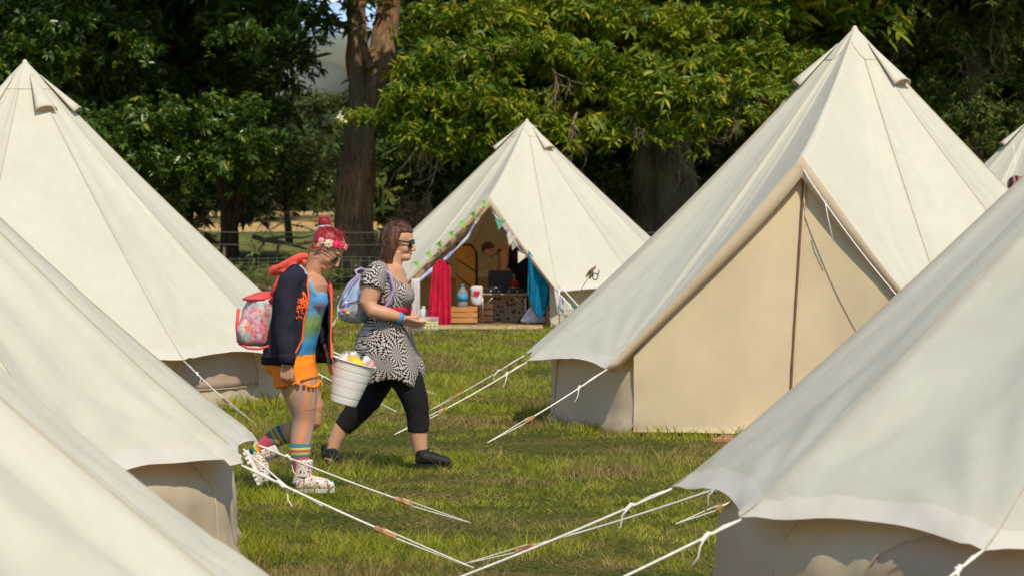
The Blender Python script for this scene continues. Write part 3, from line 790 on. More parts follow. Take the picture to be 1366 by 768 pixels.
# --- dull green trees at the right
for (lab, px, Y, trk, cls, sd) in (
    ('tall dull green tree rising behind the peak of the zipped tent', 1100, 63, [(1100, 330), (1096, 200), (1090, 60), (1085, -60)],
        [(1060, 30, 62, 60, 40, 1), (1120, 60, 62, 60, 50, 1), (1080, 140, 62.5, 60, 60, 1), (1010, 200, 62.5, 60, 60, 1), (950, 240, 63, 50, 50, 1), (1150, 20, 62, 50, 30, 1), (1100, 210, 63, 90, 70, 1), (960, 170, 62, 50, 40, .8), (1180, 120, 63, 60, 60, 1)], 41),
    ('dark shaggy tree at the top right with bare hanging twigs', 1290, 62, [(1290, 330), (1295, 200), (1300, 60), (1305, -60)],
        [(1230, 40, 61.5, 60, 40, 1), (1300, 50, 61.5, 60, 44, 1), (1370, 60, 61.5, 60, 50, 1), (1220, 130, 61.5, 50, 50, 1), (1290, 150, 61, 50, 50, 1), (1360, 150, 61.5, 50, 46, 1), (1250, 190, 61, 40, 34, .8), (1310, 210, 61, 50, 30, .8), (1430, 120, 62, 60, 90, 1)], 42)):
    t = tree(lab, px, Y)
    trunk(t, [at(a, b_, Y) for a, b_ in trk], [.3, .24, .2, .15], M['bark_dark'], seg=18)
    leafmesh('crown', px_clumps(cls, 620, sd, 7, .55, .35), .115, 6, .3, sd, M['leaf_dull'], t, .30)
    twigs(t, [(at(px-80, 20, 60.5), (-.3, 0, -1)), (at(px+30, 10, 60.5), (.3, 0, -1)), (at(px-20, 60, 60.8), (.8, 0, -.6)), (at(px+50, 40, 60.5), (0, 0, -1))], M['bark'], 'bare_twigs', sd, n=2, ln=.8, r0=.010)
    canopy(t, at(px, 0, Y).x-4, at(px, 0, Y).x+4, 59.5, 66, 5.6, 10.5, 4800, .34, M['leaf_dull'], sd+7)

# --- shaded wood behind: one mass, with a gap where the field shows
def mass(name, label, lst, dens, L, mat, seed, nl=5):
    o = leafmesh(name, px_clumps(lst, dens, seed, 6, 1.2), L, nl, .3, seed, mat, None); return tag(o, label, 'wood', kind='stuff')
L_ = []
for px in range(585, 1460, 60): L_ += [(px, 290, 68, 60, 60, 1.6), (px, 190, 68.5, 60, 70, 1.6), (px, 80, 69, 60, 70, 1.6), (px, -20, 69, 60, 60, 1.6)]
for px in range(-90, 200, 60): L_ += [(px, 290, 68, 60, 60, 1.4), (px, 190, 68.5, 60, 70, 1.4), (px, 80, 69, 60, 70, 1.4), (px, -20, 69, 60, 60, 1.4)]
L_ += [(250, 190, 69, 50, 60, 1.3), (250, 90, 69, 60, 60, 1.3), (300, 150, 69, 45, 70, 1.3), (300, 50, 69, 50, 70, 1.3), (235, 262, 69, 40, 22, 1)]
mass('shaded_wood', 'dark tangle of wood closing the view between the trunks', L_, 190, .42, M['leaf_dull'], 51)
L_ = []
rr = random.Random(9)
for i in range(26): L_.append((rr.uniform(300, 640), rr.uniform(165, 255), rr.uniform(118, 140), rr.uniform(24, 44), rr.uniform(26, 44), 2))
L_ += [(450, 130, 130, 30, 16, 2), (400, 140, 128, 34, 24, 2), (350, 130, 128, 34, 24, 2), (520, 130, 130, 60, 30, 2)]
mass('distant_wood', 'sunlit far wood showing through the gap beyond the field', L_, 170, .34, M['leaf_far'], 52)
# hedgerow at the far end of the tan field
L_ = [(px, 262, 190, 40, 14, 3) for px in range(180, 700, 46)]
mass('far_hedge', 'low dark hedgerow along the far edge of the tan field', L_, 26, .9, M['leaf_far'], 53)
# undergrowth on the shaded bank by the fence, and dry brambles
L_ = [(px, 372, 57.5, 34, 16, .7) for px in range(200, 620, 40)] + [(px, 350, 60, 40, 20, .8) for px in list(range(600, 1000, 50))]
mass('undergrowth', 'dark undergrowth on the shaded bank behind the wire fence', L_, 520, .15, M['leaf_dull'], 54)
def bush(label, px, py, Y, rx, rz, mat, seed, L=.09):
    t = empty('bush', ground_at(px, Y)); tag(t, label, 'bush', 'bushes along the wire fence')
    leafmesh('foliage', px_clumps([(px, py, Y, rx, rz, .5)], 2300, seed, 6, .3), L, 6, .3, seed, mat, t)
    twigs(t, [(at(px, py+rz, Y), (0, 0, 1)), (at(px+rx*.4, py+rz, Y), (.3, 0, 1)), (at(px-rx*.4, py+rz, Y), (-.3, 0, 1))], M['bark_dark'], 'stem', seed, n=3, ln=rz*2*Y/FPX, r0=.012, droop=0)
def ground_at(px, Y):
    q = at(px, 300, Y); q.z = terr(q.x, Y); return q
bush('pale pinkish brown dry leaved bush left of the red haired woman', 262, 318, 64, 30, 30, M['leaf_dry'], 61)
bush('russet leaved bush behind the brown haired woman\'s head', 562, 285, 59, 22, 26, M['leaf_dry'], 62)
bush('small rusty bramble in front of the fence beside the left tent', 348, 388, 55.5, 26, 10, M['leaf_dry'], 63, .06)
bush('dark bush with scattered brown leaves beside the thick tree trunk', 815, 250, 60.5, 30, 26, M['leaf_dull'], 64)
# fallen dead branch
mb = MB(); P0 = [at(338, 316, 66), at(352, 320, 65.8), at(372, 323, 65.6), at(392, 327, 65.4), at(410, 333, 65.2)]
mb.tube(P0, [.05, .05, .045, .035, .015], 8)
mb.tube([P0[1], at(350, 328, 65.8), at(344, 335, 65.6)], [.035, .03, .015], 7); mb.tube([P0[2], at(370, 335, 65.5), at(371, 345, 65.4)], [.035, .03, .02], 7)
mb.tube([P0[1], at(380, 316, 65.9), at(400, 318, 66), at(430, 312, 66)], [.035, .03, .02, .01], 7); mb.tube([P0[3], at(425, 322, 65.6), at(450, 305, 65.6)], [.03, .02, .01], 7)
o = mb.build('fallen_branch', M['bark_pale']); recentre(o, P0[2]); tag(o, 'forked dead branch lying in the grass beyond the fence', 'branch')

# ---------------------------------------------------------------- wire fence
f = empty('wire_fence', (0, 53.3, 0)); tag(f, 'stock fence of square wire mesh on thin stakes behind the women', 'fence')
M['wire'] = simple('galvanised_wire', (.13, .12, .10), .5, .2, 20, metal=.5); M['stake'] = bark('fence_stake', (.06, .045, .035), (.17, .13, .09), (9, 9, 2), .5)
fx0, fx1 = -9.5, 11
mb = MB(); zs = [.12, .24, .36, .48, .60, .74, .80]
for z in zs: mb.tube([(x, 53.3+.03*math.sin(x), z+.05+.02*math.sin(x*1.7)) for x in np.arange(fx0, fx1, .5)], .0055, 4)
for x in np.arange(fx0, fx1, .15): mb.tube([(x, 53.3+.03*math.sin(x), .05), (x+.006*math.sin(x*9), 53.3+.03*math.sin(x), .87)], .004, 4)
mb.build('mesh_netting', M['wire'], f)
for zz in (1.02, 1.22):
    mb = MB(); mb.tube([(x, 53.3, zz+.05-.015*math.sin((x-fx0)*PI/1.55)**2) for x in np.arange(fx0, fx1, .3)], .007, 4)
    for x in np.arange(fx0, fx1, .25): mb.tube([(x, 53.3, zz+.03), (x+.02, 53.31, zz+.075)], .003, 3)
    mb.build('barbed_wire', M['wire'], f)
for x in np.arange(-7.74, fx1, 1.55):
    mb = MB(); h = .98 + .06*math.sin(x*5); mb.tube([(x, 53.36, -.1), (x+.02*math.sin(x*3), 53.36, h)], [.03, .026], 8); mb.build('stake', M['stake'], f)
# ---------------------------------------------------------------- things in and around the open tent
YD = 46.55     # plane of the doorway
def cloth(name, outline_top, outline_bot, Y, mat, folds=7, amp=.03, nu=40, nv=30, lab=None, cat=None, parent=None, seed=0, side=None, thick=.006):
    """hanging cloth between a top polyline and a bottom polyline given in pixels at depth Y"""
    def poly(L, u):
        x = u*(len(L)-1); i = min(int(x), len(L)-2); f = x-i
        return at(L[i][0]*(1-f)+L[i+1][0]*f, L[i][1]*(1-f)+L[i+1][1]*f, Y)
    G = []
    for j in range(nv+1):
        v = j/nv; row = []
        for i in range(nu+1):
            u = i/nu; p = poly(outline_top, u).lerp(poly(outline_bot, u), v)
            if side: p.x += side*math.sin(PI*v)*(1 if u > .5 else -1)*abs(u-.5)
            f = .7*math.sin((u+.10*noise.noise(Vector((u*3, v*1.5, seed+5))))*folds*PI*(1+.4*u) + 1.6*v*(u-.4) + seed) + .9*noise.noise(Vector((u*folds*1.3, v*1.2, seed+2)))
            p.y += amp*f*(.35+.65*v) + amp*.6*noise.noise(Vector((u*5, v*3, seed)))
            row.append(p)
        G.append(row)
    mb = MB(); mb.grid(G); o = mb.build(name, mat, parent, solid=thick)
    if lab: c = at(*outline_top[0], Y); recentre(o, c); tag(o, lab, cat)
    return o
M['red_cloth'] = simple('crimson_cloth', (.52, .008, .045), .85, .15, 12, .3, 30)
M['blue_cloth'] = simple('turquoise_towel', (.0, .17, .32), .95, .15, 14, .5, 160)
M['white_cloth'] = simple('white_linen', (.62, .60, .62), .9, .12, 8)
M['lilac'] = NT('lilac_curtain'); k = M['lilac']; k.col(k.ramp(k.noise(7, 3), [(.4, (.62, .62, .74)), (.6, (.30, .30, .58))])).p(Roughness=.8); M['lilac'] = k.m
M['tan_cloth'] = simple('rolled_canvas', (.36, .25, .13), .9, .2, 14)
# curtains gathered along both sides of the doorway
def sash(pts, w, mat, name, parent, Y=YD-.03, n=5):
    mb = MB(); P_ = [at(a, b_, Y) for a, b_ in pts]
    Q = []; R = []
    for i in range(len(P_)-1):
        for k_ in range(8): Q.append(P_[i].lerp(P_[i+1], k_/8)); R.append(w[i]*(1-k_/8)+w[i+1]*k_/8)
    Q.append(P_[-1]); R.append(w[-1]); mb.tube(Q, R, 16, flat=(1, .5), axis=(0, 1, 0.001))
    return mb.build(name, mat, parent, disp=lambda p: .014*noise.noise(Vector((p.x*14, p.y*14, p.z*4)))+.006*math.sin((p.x*.7-p.z*.7)*90))
sash([(648, 272), (628, 297), (604, 322), (578, 347), (556, 372), (546, 382)], [.03, .07, .085, .085, .08, .05], M['tan_cloth'], 'door_flap', MT, YD)
sash([(655, 275), (672, 300), (698, 331), (728, 368), (752, 400)], [.03, .05, .06, .06, .04], M['tan_cloth'], 'door_flap', MT, YD)
o = sash([(640, 290), (622, 318), (598, 342), (575, 362), (556, 378)], [.012, .03, .05, .06, .05], M['lilac'], 'doorway_curtain', None, YD-.1); recentre(o, at(640, 290, YD)); tag(o, 'lilac curtain gathered along the left slope of the open tent doorway', 'curtain')
o = sash([(657, 283), (672, 303), (688, 325), (704, 342)], [.015, .035, .04, .035], M['lilac'], 'doorway_curtain', None, YD-.1); recentre(o, at(657, 283, YD)); tag(o, 'lilac curtain gathered along the right slope of the open tent doorway', 'curtain')
cloth('curtain_tail', [(549, 372), (560, 371)], [(551, 424), (560, 424)], YD-.2, M['white_cloth'], 4, .03, 12, 16, 'white curtain end hanging just right of the brown haired woman\'s chest', 'curtain')
# bunting
M['lime'] = simple('lime_felt', (.28, .50, .14), .8, .15, 30); M['lime_print'] = simple('dark_print', (.05, .16, .05), .8, .2)
M['teal_flag'] = simple('green_white_print', (.10, .32, .18), .8, .3, 25); M['white_flag'] = simple('white_lace_flag', (.60, .56, .48), .85, .2, 25)
def flag(parent, px, py, ang, sz, mat, mark=True):
    c = at(px, py-4, YD-.22); s_ = sz; ca, sa = math.cos(ang), math.sin(ang)
    R = lambda x, z: c + Vector((x*ca - z*sa, 0, x*sa + z*ca))
    mb = MB(); y = Vector((0, .004, 0)); r = random.Random(px)
    t_ = Vector((0, r.uniform(-.04, .04), 0))
    mb.prism([R(-s_*.55, s_*.25), R(s_*.55, s_*.25), R(0, -s_*.85)+t_], y); fo = mb.build('flag', mat, parent, smooth=False)
    if mark:
        mb = MB(); q = Vector((0, -.004, 0))
        mb.tube([R(-s_*.12, s_*.05)+q, R(s_*.1, s_*.12)+q, R(s_*.02, -s_*.15)+q, R(0, -s_*.3)+q], .006, 5); mb.build('printed_mark', M['lime_print'], fo)
bt = empty('bunting', at(645, 268, YD-.22)); tag(bt, 'string of lime green triangular flags along the left slope of the tent doorway', 'bunting')
fl = [(555, 355), (571, 342), (586, 329), (602, 315), (616, 301), (631, 289), (645, 274)]
mb = MB(); mb.tube([at(a, b_-7, YD-.22) for a, b_ in [(546, 360)]+fl+[(650, 268)]], .004, 5); mb.build('string', M['white_cloth'], bt)
for a, b_ in fl: flag(bt, a, b_, .55, .112, M['lime'])
bt = empty('bunting', at(655, 275, YD-.22)); tag(bt, 'short bunting of one green and three pale flags on the right slope', 'bunting')
fl = [(667, 300), (682, 321), (686, 331), (696, 345)]
mb = MB(); mb.tube([at(a, b_-8, YD-.22) for a, b_ in [(652, 268)]+fl+[(706, 338)]], .004, 5); mb.build('string', M['white_cloth'], bt)
for i, (a, b_) in enumerate(fl): flag(bt, a, b_, -.15-.1*i, .14 if i != 2 else .1, M['teal_flag'] if i == 0 else M['white_flag'], i == 0)
# garments
o = cloth('red_robe', [(577, 357), (584, 347), (590, 345), (601, 356)], [(569, 440), (576, 424), (584, 432), (593, 441), (602, 440)], YD-.32, M['red_cloth'], 5, .045, 50, 34, 'crimson robe on a hanger in the left half of the tent doorway', 'robe', seed=1)
mb = MB(); h = at(588, 343, YD-.32)
mb.tube([h+Vector((0, 0, 0)), h+Vector((.01, 0, .05)), h+Vector((.0, 0, .1)), h+Vector((-.03, 0, .12)), h+Vector((-.045, 0, .09))], .006, 6)
mb.tube([h+Vector((-.17, 0, -.1)), h+Vector((-.02, 0, 0)), h+Vector((.12, 0, -.1))], .008, 6); o = mb.build('coat_hanger', M['black']); recentre(o, h); tag(o, 'black coat hanger hooked under the bunting, holding the red robe', 'hanger')
cloth('blue_towel', [(705, 334), (716, 349), (730, 366), (744, 381)], [(704, 393), (710, 412), (721, 427), (738, 390)], YD-.3, M['blue_cloth'], 5, .045, 40, 36, 'turquoise blue towel hanging from the right slope of the tent doorway', 'towel', seed=2)
mb = MB(); mb.tube([at(704, 393, YD-.34)+Vector((0,-.03,.12)), at(712, 410, YD-.34)+Vector((0,-.03,.12)), at(721, 424, YD-.34)+Vector((0,-.03,.1))], .006, 5)
# floor mat
mb = MB(); q = ground(640, 436, .03); mb.box(q, (1.75, .9, .03)); o = mb.build('floor_mat', simple('rush_mat', (.50, .36, .20), .9, .2, 20, .5, 40), smooth=False, bevel=.008); recentre(o, q); tag(o, 'straw coloured rush mat laid across the open tent doorway', 'mat')
# groundsheet inside
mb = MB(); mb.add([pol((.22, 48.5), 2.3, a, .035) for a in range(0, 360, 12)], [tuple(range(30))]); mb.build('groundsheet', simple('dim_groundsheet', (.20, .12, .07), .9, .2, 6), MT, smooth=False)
mb = MB(); mb.tube([(.22, 48.5, 0), (.22, 48.5, 2.9)], .018, 8); mb.build('centre_pole', M['chrome'], MT)
YI = 47.3
def Z0(py, Y): return at(683, py, Y).z
# crates
def crate(px0, px1, py0, py1, Y, label, mat):
    a, b_ = at(px0, py1, Y), at(px1, py0, Y); w_, h_ = b_.x-a.x, b_.z-a.z; cx, z0 = (a.x+b_.x)/2, .05; dp = .3
    r = empty('wooden_crate', (cx, Y, z0)); tag(r, label, 'crate')
    for i in range(3):
        z = z0+h_*(i+.5)/3
        for y in (Y-dp/2, Y+dp/2):
            mb = MB(); mb.box((cx, y, z), (w_, .014, h_/3-.014)); mb.build('slat', mat, r, smooth=False, bevel=.003)
        for x in (cx-w_/2+.008, cx+w_/2-.008):
            mb = MB(); mb.box((x, Y, z), (.014, dp-.016, h_/3-.016)); mb.build('end_slat', mat, r, smooth=False)
    for sx in (-1, 1):
        for sy in (-1, 1):
            mb = MB(); mb.box((cx+sx*(w_/2-.035), Y+sy*(dp/2-.02), z0+h_/2), (.03, .024, h_-.01)); mb.build('corner_post', mat, r, smooth=False)
    return z0+h_
wood = NT('orange_pine'); g_ = wood.noise(3, 5, wood.coord((3, 3, 25)), .6, .5); wood.col(wood.ramp(g_, [(.35, (.42, .17, .05)), (.65, (.60, .30, .10))])).p(Roughness=.6); M['pine'] = wood.m
M['dark_pine'] = simple('stained_pine', (.13, .06, .03), .7, .3, 10)
crate(602, 637, 410, 432, 46.7, 'orange pine slatted crate on the mat, right of the red robe', M['pine'])
crate(639, 658, 407, 432, 47.2, 'dark stained crate in shade behind the left table leg', M['dark_pine'])
# bottle
k = NT('clear_plastic'); k.col((.75, .82, .88)).p(Roughness=.08, Transmission_Weight=.75, IOR=1.2); M['clear'] = k.m
M['label_blue'] = simple('blue_label', (.05, .30, .55), .5, .2, 20)
q = at(617, 409, 46.7); q.z = .05+ (at(617,410,46.7).z-.05)
zc = max(at(617, 410, 46.7).z, .2)
def lathe(mb, c, prof, seg=20): mb.rings([((c[0], c[1], c[2]+z), r, r) for r, z in prof], seg); return mb
r = empty('water_bottle', (q.x, 46.7, zc)); tag(r, 'large clear water bottle with a blue label standing on the pine crate', 'bottle')
mb = MB(); lathe(mb, (q.x, 46.7, zc), [(.055, 0), (.072, .01), (.072, .06), (.066, .08), (.072, .1), (.072, .2), (.06, .24), (.03, .275), (.022, .29), (.022, .30)]); mb.build('bottle_body', M['clear'], r)
mb = MB(); lathe(mb, (q.x, 46.7, zc), [(.074, .095), (.074, .19)]); mb.build('wrapper', M['label_blue'], r)
mb = MB(); lathe(mb, (q.x, 46.7, zc), [(.024, .295), (.024, .325)], 14); mb.build('bottle_cap', M['label_blue'], r)
# white bag with red heart
q = at(636, 407, 46.85); zb = .33
r = empty('paper_bag', (q.x, 46.85, zb)); tag(r, 'crumpled white paper bag printed with a red heart beside the water bottle', 'bag')
mb = MB(); mb.rings([((q.x, 46.85, at(636, y, 46.85).z), w_, .06) for y, w_ in ((408, .075), (402, .09), (392, .088), (386, .085), (381, .09))], 16); mb.build('bag_body', M['white_cloth'], r, disp=lambda p: .012*noise.noise(p*22), sub=1)
mb = MB(); H_ = []
for i in range(24):
    t_ = 2*PI*i/24; H_.append(Vector((q.x, 46.775, at(636, 391, 46.85).z)) + Vector((.0030*16*math.sin(t_)**3, 0, .0032*(13*math.cos(t_)-5*math.cos(2*t_)-2*math.cos(3*t_)-math.cos(4*t_)))))
mb.prism(H_, (0, .006, 0)); mb.build('heart_print', M['red_cloth'], r, smooth=False)
# jar
q = at(565, 423, 46.5); r = empty('white_jar', (q.x, 46.5, .1)); tag(r, 'squat white plastic tub by the left foot of the doorway', 'jar')
mb = MB(); lathe(mb, (q.x, 46.5, .1), [(.05, 0), (.058, .01), (.058, .13), (.04, .15), (.022, .16)]); mb.build('tub_body', M['white_cloth'], r)
mb = MB(); lathe(mb, (q.x, 46.5, .1), [(.026, .155), (.026, .19)], 12); mb.build('lid', simple('white_plastic', (.7, .7, .68), .4, .05), r)
# camping table
YT = 47.15; a, b_ = at(642, 392, YT), at(703, 392, YT); zt = a.z; dp = .5
r = empty('folding_table', ((a.x+b_.x)/2, YT, .04)); tag(r, 'folding camp table with thin metal legs holding the black stove', 'table')
mb = MB(); mb.box(((a.x+b_.x)/2, YT+.1, zt), (b_.x-a.x, dp, .022)); mb.build('tabletop', simple('grey_table', (.34, .27, .20), .5, .1), r, smooth=False, bevel=.005)
for x in (a.x+.02, b_.x-.02):
    for y in (YT-.12, YT+.32):
        mb = MB(); mb.tube([(x, y, .04), (x, y, zt-.012)], .011, 8); mb.build('leg', M['chrome'], r)
for sx, x in ((1, a.x+.02), (-1, b_.x-.02)):
    mb = MB(); mb.tube([(x, YT-.12, zt-.2), (x+sx*.17, YT-.12, zt-.02)], .007, 6); mb.build('brace', M['chrome'], r)
# stove with raised lid
r = empty('camp_stove', (at(675, 390, YT).x, YT, zt+.011)); tag(r, 'black two burner camp stove with its lid raised on the folding table', 'stove')
mb = MB(); mb.box((at(673, 0, YT).x, YT+.05, zt+.05), (.56, .3, .06)); mb.build('stove_body', M['black'], r, smooth=False, bevel=.008)
mb = MB(); mb.box((at(668, 0, YT).x, YT+.2, zt+.2), (.36, .02, .26)); mb.build('stove_lid', M['black'], r, smooth=False, bevel=.006)
for dx in (-.13, .12):
    mb = MB(); c_ = (at(673, 0, YT).x+dx, YT+.05, zt+.083)
    mb.tube([(c_[0]+.07*math.cos(t_), c_[1]+.07*math.sin(t_), c_[2]+.006) for t_ in np.linspace(0, 2*PI, 20)], .005, 5, cap=False)
    for t_ in (0, PI/2, PI, 1.5*PI): mb.tube([(c_[0], c_[1], c_[2]+.004), (c_[0]+.085*math.cos(t_), c_[1]+.085*math.sin(t_), c_[2]+.004)], .004, 5)
    mb.build('burner', M['chrome'], r)
for dx in (-.2, -.08, .06, .18):
    mb = MB(); c_ = (at(673, 0, YT).x+dx, YT-.10, zt+.045); mb.tube([c_, (c_[0], c_[1]-.02, c_[2])], .014, 10); mb.build('stove_knob', M['chrome'], r)
q = at(686, 381, YT+.05); r = empty('saucepan', (q.x, YT+.05, zt+.098)); tag(r, 'small red saucepan sitting on the right burner', 'saucepan')
mb = MB(); lathe(mb, (q.x, YT+.05, zt+.098), [(.05, 0), (.066, .01), (.068, .09), (.07, .092), (.064, .09), (.06, .02)]); mb.build('pan_body', simple('red_enamel', (.35, .03, .02), .35, .1), r)
mb = MB(); mb.tube([(q.x+.06, YT+.05, zt+.17), (q.x+.17, YT+.05, zt+.18)], .010, 8); mb.build('handle', M['black'], r)
# spotted cloth hanging behind the table
k = NT('spotted_cloth'); v = k.n('TexVoronoi', Vector=k.coord(), Scale=17.0, Randomness=1.0); k.col(k.mix(k.ramp(v.outputs['Distance'], [(.30, (1, 1, 1)), (.36, (0, 0, 0))]), (.55, .44, .32), (.03, .02, .02))).p(Roughness=.9); M['spots'] = k.m
cloth('spotted_curtain', [(658, 394), (680, 393), (700, 394)], [(657, 432), (680, 434), (700, 433)], YT+.42, M['spots'], 9, .02, 36, 20, 'cream cloth with dark spots hanging below the camp table', 'cloth', seed=4)
# board standing in for a backlit canvas opening, glow put into its yellow
YB = 48.9; a, b_ = at(608, 384, YB), at(634, 328, YB)
r = empty('backlit_canvas_board', ((a.x+b_.x)/2, YB, .04)); tag(r, 'board coloured as backlit canvas, crossed by two dark diagonal lines, left of the stooping person', 'board')
mb = MB(); n_ = 8; pl = [Vector((a.x, YB, .04)), Vector((b_.x, YB, .04)), Vector((b_.x, YB, b_.z-.12))] + [Vector((b_.x-.12+.12*math.cos(t_), YB, b_.z-.12+.12*math.sin(t_))) for t_ in np.linspace(.2, PI/2, 5)] + [Vector((a.x, YB, b_.z))]
mb.prism(pl, (0, .03, 0)); mb.build('panel', simple('backlit_canvas_tone', (.85, .52, .15), .8, .1, 5), r, smooth=False)
for s_, e_ in (((608, 345), (634, 362)), ((608, 366), (630, 384))):
    mb = MB(); mb.tube([at(*s_, YB-.008), at(*e_, YB-.008)], .008, 5); mb.build('stripe', M['dark_pine'], r)
mb = MB(); mb.tube([(b_.x+.02, YB, .04), (b_.x+.02, YB, b_.z-.1), (b_.x-.06, YB, b_.z+.015), (a.x, YB, b_.z+.02)], .02, 6); mb.build('board_edge', M['dark_pine'], r)
# sack, basket, drying rack with clothes
q = ground(712, 437, .04); r0 = q
mb = MB(); mb.rings([((q.x+.02*(z*3), 46.6, .04+z), a_, b2) for z, a_, b2 in ((0, .17, .14), (.05, .18, .15), (.12, .15, .12), (.2, .09, .08), (.24, .05, .04))], 20)
o = mb.build('white_sack', M['white_cloth'], disp=lambda p: .02*noise.noise(p*9), sub=1); recentre(o, (q.x, 46.6, .04)); tag(o, 'slumped greyish white sack below the blue towel', 'sack')
q = at(737, 430, 46.3); mb = MB(); r = empty('wire_basket', (q.x, 46.3, .05)); tag(r, 'small dark wire basket between the towel and the drying clothes', 'basket')
for z, rr_ in ((.0, .07), (.06, .08), (.12, .085), (.17, .09)): mb.tube([(q.x+rr_*math.cos(t_), 46.3+rr_*math.sin(t_), .05+z) for t_ in np.linspace(0, 2*PI, 25)], .005, 4, cap=False)
for t_ in np.linspace(0, 2*PI, 15): mb.tube([(q.x+.07*math.cos(t_), 46.3+.07*math.sin(t_), .05), (q.x+.09*math.cos(t_), 46.3+.09*math.sin(t_), .22)], .004, 4)
mb.build('wire_sides', M['chrome'], r)
mb = MB(); mb.ell((q.x, 46.3, .13), (.07, .07, .08)); mb.build('dark_contents', M['black'], r, disp=lambda p: .012*noise.noise(p*20))
YR = 45.7; r = empty('drying_rack', (at(760, 430, YR).x, YR, 0)); tag(r, 'white folding drying rack beside the right foot of the tent doorway', 'drying rack')
mb = MB(); mb.tube([at(744, 378, YR), at(776, 413, YR), at(777, 414, YR)+Vector((0, 0, -.02))], .010, 6); mb.build('rail', M['rope'], r)
mb = MB(); mb.tube([at(748, 394, YR-.25), at(774, 424, YR-.25)], .010, 6); mb.build('rail', M['rope'], r)
for a, b_ in (((746, 381), (746, 432)), ((775, 414), (742, 434)), ((752, 396), (768, 434)), ((740, 398), (776, 430))):
    mb = MB(); mb.tube([at(*a, YR-.1), at(*b_, YR-.12)], .008, 6); mb.build('leg', M['chrome'], r)
for (x0, x1, x2, x3, ya, yb, m_, lb) in ((739, 748, 744, 752, 386, 420, M['white_cloth'], 'lilac white shirt on the drying rack nearest the blue towel'),
        (752, 762, 750, 766, 398, 428, M['white_flag'], 'cream cloth on the middle of the drying rack'),
        (766, 772, 764, 774, 404, 414, M['teal_flag'], 'small green printed cloth pegged at the right end of the drying rack')):
    cloth('drying_cloth', [(x0, ya), (x1, ya+8)], [(x2, yb), (x3, yb)], YR-.12, m_, 4, .03, 16, 16, lb, 'cloth', seed=x0)
# hook stake with clips, its shadow falling on the tent
YH = 45.7; r = empty('hook_stake', at(776, 395, YH)); r.location.z = 0; tag(r, 'thin metal stake leaning by the drying rack with dark clips hanging at its top', 'stake')
mb = MB(); mb.tube([ground(757, 437), at(766, 402, YH), at(780, 378, YH), at(795, 354, YH)], .006, 6); mb.build('shaft', M['chrome'], r)
for i, (px, py, an) in enumerate(((786, 364, .9), (790, 360, .7), (789, 366, 1.2))):
    mb = MB(); c_ = at(px, py, YH-.03-.02*i); d_ = Vector((math.cos(an), 0, math.sin(an)))
    mb.tube([c_ - d_*.07, c_+d_*.02, c_+d_*.07], [.012, .022, .01], 7); mb.build('clip', M['zip'], r)
mb = MB(); c_ = at(794, 369, YH-.03); mb.tube([c_+Vector((.035*math.cos(t_), 0, .045*math.sin(t_))) for t_ in np.linspace(.5, 2*PI, 16)] + [c_+Vector((.055, 0, .09))], .008, 6); mb.build('ring', M['black'], r)
# round orange and navy thing by the far right tent
q = at(1356, 246, 43.0); k = NT('striped_fabric'); wv = k.n('TexWave', {'bands_direction': 'X'}, Vector=k.coord(), Scale=4.5, Distortion=1.0); k.col(k.ramp(wv.outputs['Fac'], [(0, (.02, .02, .05)), (.6, (.02, .03, .07)), (.75, (.40, .12, .03)), (.9, (.6, .24, .04)), (1, (.2, .05, .08))])).p(Roughness=.8)
r = empty('hanging_lantern', q); tag(r, 'round orange and navy cloth lantern hanging in front of the tent at the right edge', 'lantern')
mb = MB(); mb.ell(q, (.125, .125, .115), seg=24, rg=14, scale=lambda l: 1-.03*abs(math.sin(6*math.atan2(l.y, l.x)))); mb.build('lantern_shade', k.m, r)
mb = MB(); mb.tube([q+Vector((0, 0, .1)), q+Vector((.0, .3, .55))], .006, 5); mb.build('cord', M['rope'], r)
# ---------------------------------------------------------------- people
def skinmat(name, c):
    k = NT(name); f = k.noise(14, 4); k.col(k.ramp(f, [(.3, tuple(x*.86 for x in c)), (.7, c)])).p(Roughness=.5, Specular_IOR_Level=.35, Subsurface_Weight=.12, Subsurface_Scale=.02); return k.m
M['skin'] = skinmat('warm_skin', (.56, .28, .17)); M['skin2'] = skinmat('pale_skin', (.60, .325, .20))
k = NT('crimson_hair'); f = k.n('TexNoise', Vector=k.coord((60, 60, 9)), Scale=1.2, Detail=4).outputs[0]
k.col(k.ramp(f, [(.3, (.14, .006, .012)), (.7, (.42, .03, .04))])).p(Roughness=.42); k.bump(f, .7, .006); M['hair_red'] = k.m
k = NT('brown_hair'); f = k.n('TexNoise', Vector=k.coord((60, 60, 7)), Scale=1.2, Detail=4).outputs[0]
k.col(k.ramp(f, [(.3, (.025, .012, .008)), (.7, (.16, .065, .035))])).p(Roughness=.45); k.bump(f, .7, .006); M['hair_brown'] = k.m
def fabric(name, c, b=.35, sc=9):
    k = NT(name); f = k.noise(sc, 4, rough=.6); k.col(k.mix(.5, (*c,), k.ramp(f, [(.3, tuple(x*.7 for x in c)), (.7, tuple(min(1, x*1.25) for x in c))]))).p(Roughness=.9)
    k.bump(k.math('ADD', f, k.math('MULTIPLY', k.noise(220, 2), .12)), b, .02); return k.m
M['navy'] = fabric('navy_sweatshirt', (.016, .016, .032)); M['coral'] = fabric('coral_hood', (.78, .10, .07)); M['orange'] = fabric('orange_lace', (.90, .25, .015), .8, 40)
M['black_cloth'] = fabric('black_leggings', (.010, .010, .012), .2)
M['neon'] = simple('neon_orange_print', (.9, .14, .03), .6, .1)
M['lens'] = simple('dark_lens', (.012, .012, .018), .08, 0, 5, spec=.6); M['metalf'] = simple('metal_frame', (.25, .20, .14), .35, .1, 9, metal=.6)

